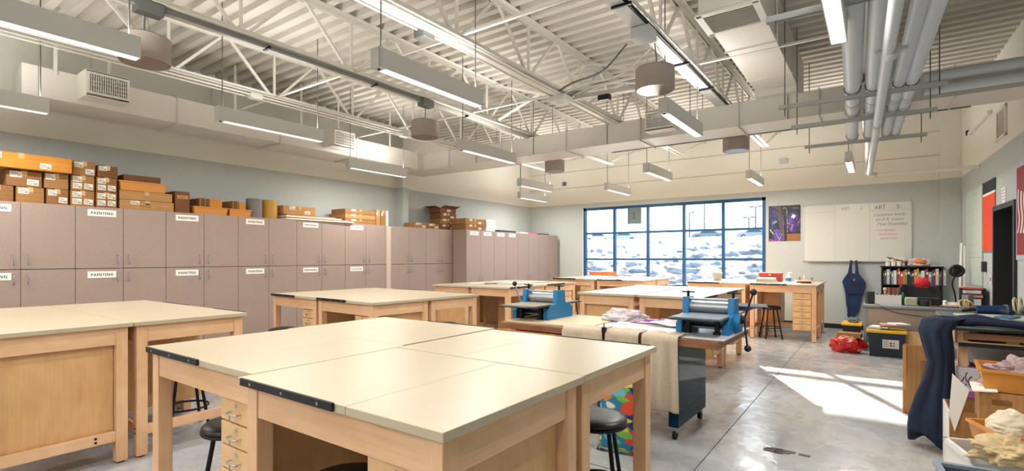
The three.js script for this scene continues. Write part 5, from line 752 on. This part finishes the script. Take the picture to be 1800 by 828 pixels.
// ---------------------------------------------------------------- crowded bench and boxes at the right edge
{
  let t = thing('work_bench', 'cluttered wooden work bench with shelves at right edge', 'bench', [1.0, 0, 5.9]); const BH = 0.97;
  part(t, 'bench_top', rbox(1.06, 0.03, 1.4, 0.004), mat(0x5f6f70, 0.35), [0.0, BH - 0.015, 0]); part(t, 'top_edge', rbox(1.06, 0.012, 0.012, 0), M.blackPlastic, [0, BH - 0.02, 0.705]);
  part(t, 'rail', rbox(0.98, 0.05, 0.03, 0.004, 'x'), M.benchEdge, [0.03, BH - 0.075, 0.66]); part(t, 'rail', rbox(0.03, 0.1, 1.2, 0.004, 'z'), M.maple, [-0.49, BH - 0.09, 0]);
  part(t, 'shelf', rbox(1.0, 0.022, 1.3, 0.003, 'x'), M.panel, [0.01, 0.84, 0.02]); part(t, 'shelf_edge', rbox(1.0, 0.03, 0.012, 0), M.blackPlastic, [0.01, 0.83, 0.675]); part(t, 'shelf', rbox(0.94, 0.02, 1.2, 0.003, 'x'), mat(0x8d9399, 0.45), [0.05, 0.68, 0.0]); part(t, 'shelf_edge', rbox(0.94, 0.03, 0.012, 0), M.blackPlastic, [0.05, 0.67, 0.606]);
  for (const sx of [-1, 1]) for (const sz of [-1, 1]) part(t, 'leg', rbox(0.06, BH - 0.03, 0.06, 0.004), M.maple, [sx * 0.46, (BH - 0.03) / 2, sz * 0.6]); part(t, 'spacer_block', rbox(0.07, 0.06, 0.08, 0.004), M.drawer, [-0.18, 0.882, 0.6]);
  [[0.62, 0.006, 0x9fb0c4, 'bluish'], [0.8, 0.012, 0xd9d6cc, 'white'], [1.0, 0.018, 0xc9d6dc, 'pale blue']].forEach(([x, h, c, w], i) => single('paper_sheet', `${w} papers on the work bench shelf, ${['left', 'middle', 'right'][i]}`, 'paper', rbox(0.3, h, 0.36, 0.002), mat(c, 0.7), [x + 0.05, 0.8515 + h / 2, 5.6 + 0.1 * i], 0.3 * (i - 1)));
  single('paper_pad', 'large white pad lying on the work bench top', 'paper', rbox(0.5, 0.012, 0.4, 0.003), mat(0xd5dccf, 0.7), [0.85, BH + 0.007, 6.1], 0.15); single('blue_notebook', 'blue notebook on the white pad', 'notebook', rbox(0.12, 0.014, 0.2, 0.003), mat(0x4a7390, 0.6), [0.9, BH + 0.0205, 6.0], -0.4);
  t = thing('hand_drill', 'dark blue hand tool lying on the work bench', 'tool', [0.86, BH, 6.4], 0.2); part(t, 'tool_body', merge([rod([-0.12, 0.045, 0], [0.08, 0.05, 0], 0.04, 20), rod([0.08, 0.05, 0], [0.12, 0.05, 0], 0.046, 20)]), mat(0x1d3560, 0.4)); part(t, 'tool_tip', rod([-0.12, 0.045, 0], [-0.22, 0.03, 0], 0.012, 12), M.blackMetal); part(t, 'tool_grip', rod([0.04, 0.04, 0], [0.09, 0.035, 0.13], 0.026, 14), mat(0x1a2c4c, 0.5)); part(t, 'collar', rod([0.085, 0.05, 0], [0.1, 0.05, 0], 0.05, 20), M.steel);
  t = thing('cable_coil', 'coiled cream cable behind the blue hand tool', 'cable', [1.08, BH, 6.42]); for (let i = 0; i < 5; i++) part(t, 'cable_loop', new THREE.TorusGeometry(0.075, 0.009, 8, 28), mat(0xd5c9a5, 0.7), [0.03 * (i - 2), 0.086, 0.01 * i], [0.2 * (i - 2), 1.2 + 0.1 * i, 0]);
  single('sander', 'rounded dark blue power tool at the right picture edge', 'tool', lump(0.15, 0.085, 0.1, 95, 0.05), mat(0x14233c, 0.4), [1.16, BH + 0.064, 6.2]);
  // dark hooded jacket over the bench corner
  const rings = [], N = 96;
  const prof = [[1.005, 0.57, 5.36, 0.10, 0.05], [1.03, 0.48, 5.3, 0.12, 0.09], [1.01, 0.4, 5.24, 0.115, 0.11], [0.93, 0.365, 5.21, 0.095, 0.11], [0.8, 0.385, 5.2, 0.085, 0.1], [0.68, 0.4, 5.2, 0.074, 0.085], [0.56, 0.39, 5.2, 0.09, 0.1], [0.4, 0.365, 5.19, 0.125, 0.125], [0.24, 0.355, 5.18, 0.142, 0.13], [0.15, 0.36, 5.18, 0.148, 0.135], [0.085, 0.37, 5.18, 0.15, 0.135], [0.12, 0.375, 5.18, 0.11, 0.1]];
  prof.forEach(([y, x, d, a, b], j) => { const r = []; for (let i = 0; i < N; i++) { const th = i / N * 2 * Math.PI, f = j < 3 ? 0.1 : 0.4 + 0.6 * j / prof.length, q = 1 + f * (0.3 * (Math.abs(Math.sin(th * 2.5 + 0.18 * j)) - 0.5) + 0.22 * (Math.abs(Math.sin(th * 4 + 1.7 - 0.12 * j)) - 0.5)) + 0.05 * noise3(Math.cos(th) * 2 + 5, y * 5, Math.sin(th) * 2 + 5, 700); r.push([x + a * q * Math.cos(th), y + 0.05 * Math.sin(th * 3 + 1) * (j > 9 ? 1 : 0), -d + b * q * Math.sin(th)]); } rings.push(r); });
  const sleeve = [[0.52, 1.0, 5.3, 0.07, 0.045], [0.62, 1.02, 5.27, 0.07, 0.045], [0.74, 1.01, 5.22, 0.06, 0.03], [0.88, 1.0, 5.17, 0.06, 0.026], [1.05, 0.99, 5.12, 0.05, 0.02], [1.2, 0.985, 5.1, 0.045, 0.016]].map(([x, y, d, w, h], j) => Array.from({ length: 20 }, (_, i) => { const th = i / 20 * 2 * Math.PI; return [x + 0.01 * Math.sin(th * 3 + j), y + h * Math.sin(th), -d + w * Math.cos(th) * (1 + 0.1 * Math.sin(j * 2 + th * 2))]; }));
  const jt = dataTex(128, (u, v) => { const k = 0.8 + 0.4 * fbm(u * 10, v * 10, 10, 711, 3); return [0.075 * k, 0.125 * k, 0.215 * k]; });
  M.jacket = new THREE.MeshPhysicalMaterial({ map: jt, roughness: 0.85, sheen: 0.25, sheenColor: new THREE.Color(0x5a7aa8), sheenRoughness: 0.5 });
  t = thing('jacket', 'dark navy jacket draped over the work bench corner', 'jacket', [0, 0, 0]); part(t, 'jacket_body', loft(rings.reverse()), M.jacket); part(t, 'sleeve', loft(sleeve), M.jacket);
  // leaning cardboard, cartons, trays
  t = thing('flattened_carton', 'tall worn cardboard panel standing before the work bench', 'cardboard', [0.33, 0, 6.22], -0.15); part(t, 'panel_sheet', rbox(0.26, 0.66, 0.05, 0.006), M.card[0], [0, 0.33, 0], [-0.03, 0, 0]); part(t, 'torn_strip', rbox(0.03, 0.64, 0.056, 0.004), M.card[2], [-0.115, 0.325, 0]);
  single('flattened_carton', 'second brown cardboard sheet behind the jacket', 'cardboard', rbox(0.36, 0.56, 0.02, 0.003), M.card[1], [0.5, 0.28, 5.98], -0.1); single('wooden_board', 'brown wooden panel under the teacher desk end', 'panel', rbox(0.3, 0.4, 0.03, 0.004), M.panel, [0.42, 0.2, 9.6], -0.3);
  single('cardboard_box', 'plain carton under the bench below the printed box', 'box', rbox(0.34, 0.42, 0.36, 0.006), M.card[0], [0.7, 0.21, 5.42], 0.05);
  single('printed_box', 'white box with magenta print under the work bench', 'box', new THREE.BoxGeometry(0.13, 0.23, 0.3), new THREE.MeshStandardMaterial({ map: canvasTex(128, 128, (c, w, h) => { c.fillStyle = '#d8d2d6'; c.fillRect(0, 0, w, h); c.strokeStyle = '#7a3a4c'; c.lineWidth = 7; for (let i = 0; i < 6; i++) { c.beginPath(); c.arc(20 + i * 18, 40 + (i % 3) * 20, 22, 0.4 * i, 3 + 0.4 * i); c.stroke(); } c.fillStyle = '#b565a0'; c.fillRect(0, 100, w, 28); }), roughness: 0.6 }), [0.56, 0.537, 5.38], 0.02);
  single('wood_block', 'dark brown wooden board upright beside the printed box', 'board', rbox(0.14, 0.24, 0.12, 0.004), M.benchEdge, [0.73, 0.542, 5.36]);
  const openCarton = (name, label, x, d, w, h, dep, turn, m) => { const o = thing(name, label, 'box', [x, 0, d], turn); part(o, 'carton', merge([bx(w, h, 0.008, 0, h / 2, dep / 2), bx(w, h, 0.008, 0, h / 2, -dep / 2), bx(0.008, h, dep, w / 2, h / 2, 0), bx(0.008, h, dep, -w / 2, h / 2, 0), bx(w, 0.008, dep, 0, 0.004, 0)]), m); return o; };
  t = openCarton('open_box', 'large brown carton with taped marks at the right edge', 0.78, 4.62, 0.46, 0.64, 0.4, -0.06, M.card[2]); for (const y of [0.58, 0.47]) part(t, 'tape_mark', new THREE.BoxGeometry(0.09, 0.035, 0.002), M.card[1], [-0.13, y, 0.206]); part(t, 'flap', rbox(0.12, 0.008, 0.3, 0), M.paper, [-0.21, 0.65, 0.1], [0, 0, 0.1]);
  t = openCarton('open_box', 'narrow open carton with big white flap beside the jacket', 0.52, 4.82, 0.22, 0.44, 0.36, 0, M.card[0]);
  part(t, 'white_side', rbox(0.006, 0.44, 0.36, 0), M.paper, [-0.118, 0.22, 0]);
  part(t, 'flap', (() => { const f = new THREE.Shape(); f.moveTo(-0.118, 0.42); f.lineTo(-0.1, 0.7); f.lineTo(-0.012, 0.6); f.lineTo(-0.088, 0.3); return uvm(new THREE.ExtrudeGeometry(f, { depth: 0.008, bevelEnabled: false })); })(), M.paper, [0, 0, 0.185]);
  const bigTray = (label, x, y, d, w, h, dep, turn, m) => { const o = thing('plastic_tray', label, 'tray', [x, y, d], turn); const ring = (k, yy) => [[-w / 2 * k, yy, -dep / 2 * k], [-w / 2 * k, yy, dep / 2 * k], [w / 2 * k, yy, dep / 2 * k], [w / 2 * k, yy, -dep / 2 * k]]; const g = loft([ring(0.9, 0), ring(0.99, h), ring(0.955, h), ring(0.87, 0.008)], false).toNonIndexed(); g.computeVertexNormals(); part(o, 'tray_shell', g, m); part(o, 'tray_floor', rbox(w * 0.88, 0.008, dep * 0.88, 0), m, [0, 0.005, 0]); part(o, 'rim', merge([bx(w, 0.016, 0.02, 0, h, dep / 2), bx(w, 0.016, 0.02, 0, h, -dep / 2), bx(0.02, 0.016, dep, w / 2, h, 0), bx(0.02, 0.016, dep, -w / 2, h, 0)]), m); return o; };
  bigTray('orange tray with crumpled cloth on the big carton', 0.8, 0.642, 4.62, 0.5, 0.13, 0.4, -0.06, M.orangeTray);
  single('crumpled_cloth', 'crumpled mauve-grey cloth in the upper orange tray', 'cloth', lump(0.17, 0.1, 0.11, 111, 0.4), mat(0xb0989a, 0.9), [0.74, 0.735, 4.6], 0.3); single('crumpled_cloth', 'dark green cloth at right in the upper orange tray', 'cloth', lump(0.07, 0.06, 0.08, 113, 0.3, 3), mat(0x1e2f2c, 0.9), [0.94, 0.71, 4.58]);
  t = openCarton('white_bin', 'white plastic bin full of cloth at lower right', 0.56, 4.05, 0.34, 0.36, 0.34, 0.25, M.white); part(t, 'rim', merge([bx(0.37, 0.03, 0.02, 0, 0.36, 0.175), bx(0.37, 0.03, 0.02, 0, 0.36, -0.175), bx(0.02, 0.03, 0.37, 0.175, 0.36, 0), bx(0.02, 0.03, 0.37, -0.175, 0.36, 0)]), M.white);
  bigTray('orange tray with plaster cloth above the white bin', 0.68, 0.385, 4.16, 0.36, 0.1, 0.34, 0.3, M.orangeTray);
  single('plaster_sack', 'off-white sack lying in the lower orange tray', 'sack', lump(0.13, 0.11, 0.11, 121, 0.18), mat(0xd9ccb4, 0.9), [0.65, 0.48, 4.18], 0.4);
  single('crumpled_cloth', 'cream crumpled muslin spilling over the white bin', 'cloth', lump(0.15, 0.075, 0.11, 123, 0.5), mat(0xcdb58c, 0.95), [0.6, 0.425, 3.88], 0.2);
  t = openCarton('grey_bin', 'grey-blue storage bin cut by the bottom edge', 0.44, 3.6, 0.3, 0.34, 0.3, 0.1, mat(0x5a6b7c, 0.45)); part(t, 'rim', merge([bx(0.34, 0.02, 0.03, 0, 0.34, 0.155), bx(0.34, 0.02, 0.03, 0, 0.34, -0.155), bx(0.03, 0.02, 0.28, 0.155, 0.34, 0), bx(0.03, 0.02, 0.28, -0.155, 0.34, 0)]), mat(0x8a98a6, 0.4)); part(t, 'dark_liner', rbox(0.28, 0.02, 0.28, 0), mat(0x0f1a26, 0.7), [0, 0.25, 0]);
}
// ---------------------------------------------------------------- outside: snowy bank, cars, lamp posts
{
  const nx = 300, nz = 230, pos = [], col = [], idx = [];
  const rise = (d) => { const a = clamp((d - 13.6) / 26), s = a * (2 - a); return -0.1 + 3.0 * s + 1.3 * clamp((d - 38) / 42) + 0.5 * clamp((d - 80) / 60); };
  for (let j = 0; j <= nz; j++) for (let i = 0; i <= nx; i++) {
    const u = i / nx, v = j / nz, d = 13.2 + 11 * v + 120 * Math.pow(v, 4), xl = -12 - 0.62 * (d - 13), xr = 4 + 0.12 * (d - 13), x = xl + (xr - xl) * u;
    const n = fbm(x * 0.9 + 140, d * 1.1 + 7, 9999, 801, 4), tu = fbm(x * 2.6 + 180, d * 3.4, 9999, 821, 3), near = clamp((42 - d) / 12);
    pos.push(x, rise(d) + near * (0.3 * (n - 0.5) + 0.26 * (tu - 0.5)) + (1 - near) * 0.05 * (n - 0.5), -d);
    const b = clamp((fbm(x * 1.9 + 111, d * 4.6 + 3, 9999, 841, 4) - 0.40) * 4.5 + (0.5 - tu) * 2.2);
    col.push(0.115 * (1 - b) + 0.03 * b, 0.14 * (1 - b) + 0.04 * b, 0.178 * (1 - b) + 0.055 * b);
  }
  for (let j = 0; j < nz; j++) for (let i = 0; i < nx; i++) { const a = j * (nx + 1) + i; idx.push(a, a + 1, a + nx + 1, a + 1, a + nx + 2, a + nx + 1); }
  const g = new THREE.BufferGeometry(); g.setAttribute('position', new THREE.Float32BufferAttribute(pos, 3)); g.setAttribute('color', new THREE.Float32BufferAttribute(col, 3)); g.setIndex(idx); g.computeVertexNormals();
  struct('ground_outside', g, new THREE.MeshStandardMaterial({ vertexColors: true, roughness: 0.9 }));
  const car = (label, x, d, c, turn = 0) => {
    const t = thing('parked_car', label, 'car', [x, rise(d) - 0.02, d], turn), s = new THREE.Shape(); [[-2.1, 0.3], [-2.15, 0.62], [-1.9, 0.85], [-1.2, 0.92], [-0.6, 1.38], [0.7, 1.42], [1.5, 0.98], [2.1, 0.9], [2.2, 0.55], [2.15, 0.3]].forEach(([a, b], i) => (i ? s.lineTo(a, b) : s.moveTo(a, b)));
    const body = new THREE.ExtrudeGeometry(s, { depth: 1.5, bevelEnabled: true, bevelSize: 0.08, bevelThickness: 0.1, bevelSegments: 2 }); body.translate(0, 0, -0.75); part(t, 'car_body', uvm(body), mat(c, 0.3));
    const w = new THREE.Shape(); [[-1.05, 0.95], [-0.55, 1.3], [0.65, 1.33], [1.3, 0.98]].forEach(([a, b], i) => (i ? w.lineTo(a, b) : w.moveTo(a, b))); const wg = new THREE.ExtrudeGeometry(w, { depth: 1.72, bevelEnabled: false }); wg.translate(0, 0, -0.86); part(t, 'side_windows', uvm(wg), mat(0x2c3640, 0.15));
    for (const a of [-1.35, 1.4]) for (const b of [-0.8, 0.8]) { const k = part(t, 'wheel', uvm(cyl(0.32, 0.32, 0.2, 20)), M.rubber, [a, 0.32, b], [Math.PI / 2, 0, 0]); part(k, 'hub_cap', uvm(cyl(0.17, 0.17, 0.21, 16)), M.steel); }
  };
  car('pale parked car at left behind the snowy bank', -39.3, 80, 0xb9c0c6, 0.5); car('silver parked car second from left on the bank', -34.2, 79, 0x9aa6b0, 0.55); car('blue-grey parked car behind the bank, centre right', -21.0, 80, 0x5f6f7c, 0.35); car('grey parked car at the right window column', -14.8, 81, 0x808c96, 0.3);
  const lampPost = (label, x, d, h, two = true) => { const t = thing('lamp_post', label, 'lamp post', [x, rise(d) - 0.03, d], -0.5); part(t, 'pole', uvm(cyl(0.11, 0.15, h, 12)), mat(0x4a5560, 0.5), [0, h / 2, 0]); for (const s of two ? [-1, 1] : [1]) { part(t, 'arm', rod([0, h - 0.1, 0], [s * 0.7, h, 0], 0.09), mat(0x4a5560, 0.5)); part(t, 'lamp_head', rbox(0.7, 0.2, 0.4, 0.03), mat(0x3a444e, 0.5), [s * 0.9, h + 0.02, 0]); } };
  lampPost('tallest parking lamp post in the fourth window column', -26.7, 100, 7.9); lampPost('right parking lamp post in the last window column', -17.8, 100, 6.3); lampPost('shorter parking lamp post left of the right one', -18.9, 100, 4.4); lampPost('thin lamp post near the fourth mullion', -29.5, 100, 5.8, false); lampPost('distant lamp post in the second window column', -37.9, 100, 3.6, false);
}
scene.traverse((o) => { if (o.isMesh) o.castShadow = o.receiveShadow = true; });
renderer.render(scene, camera);
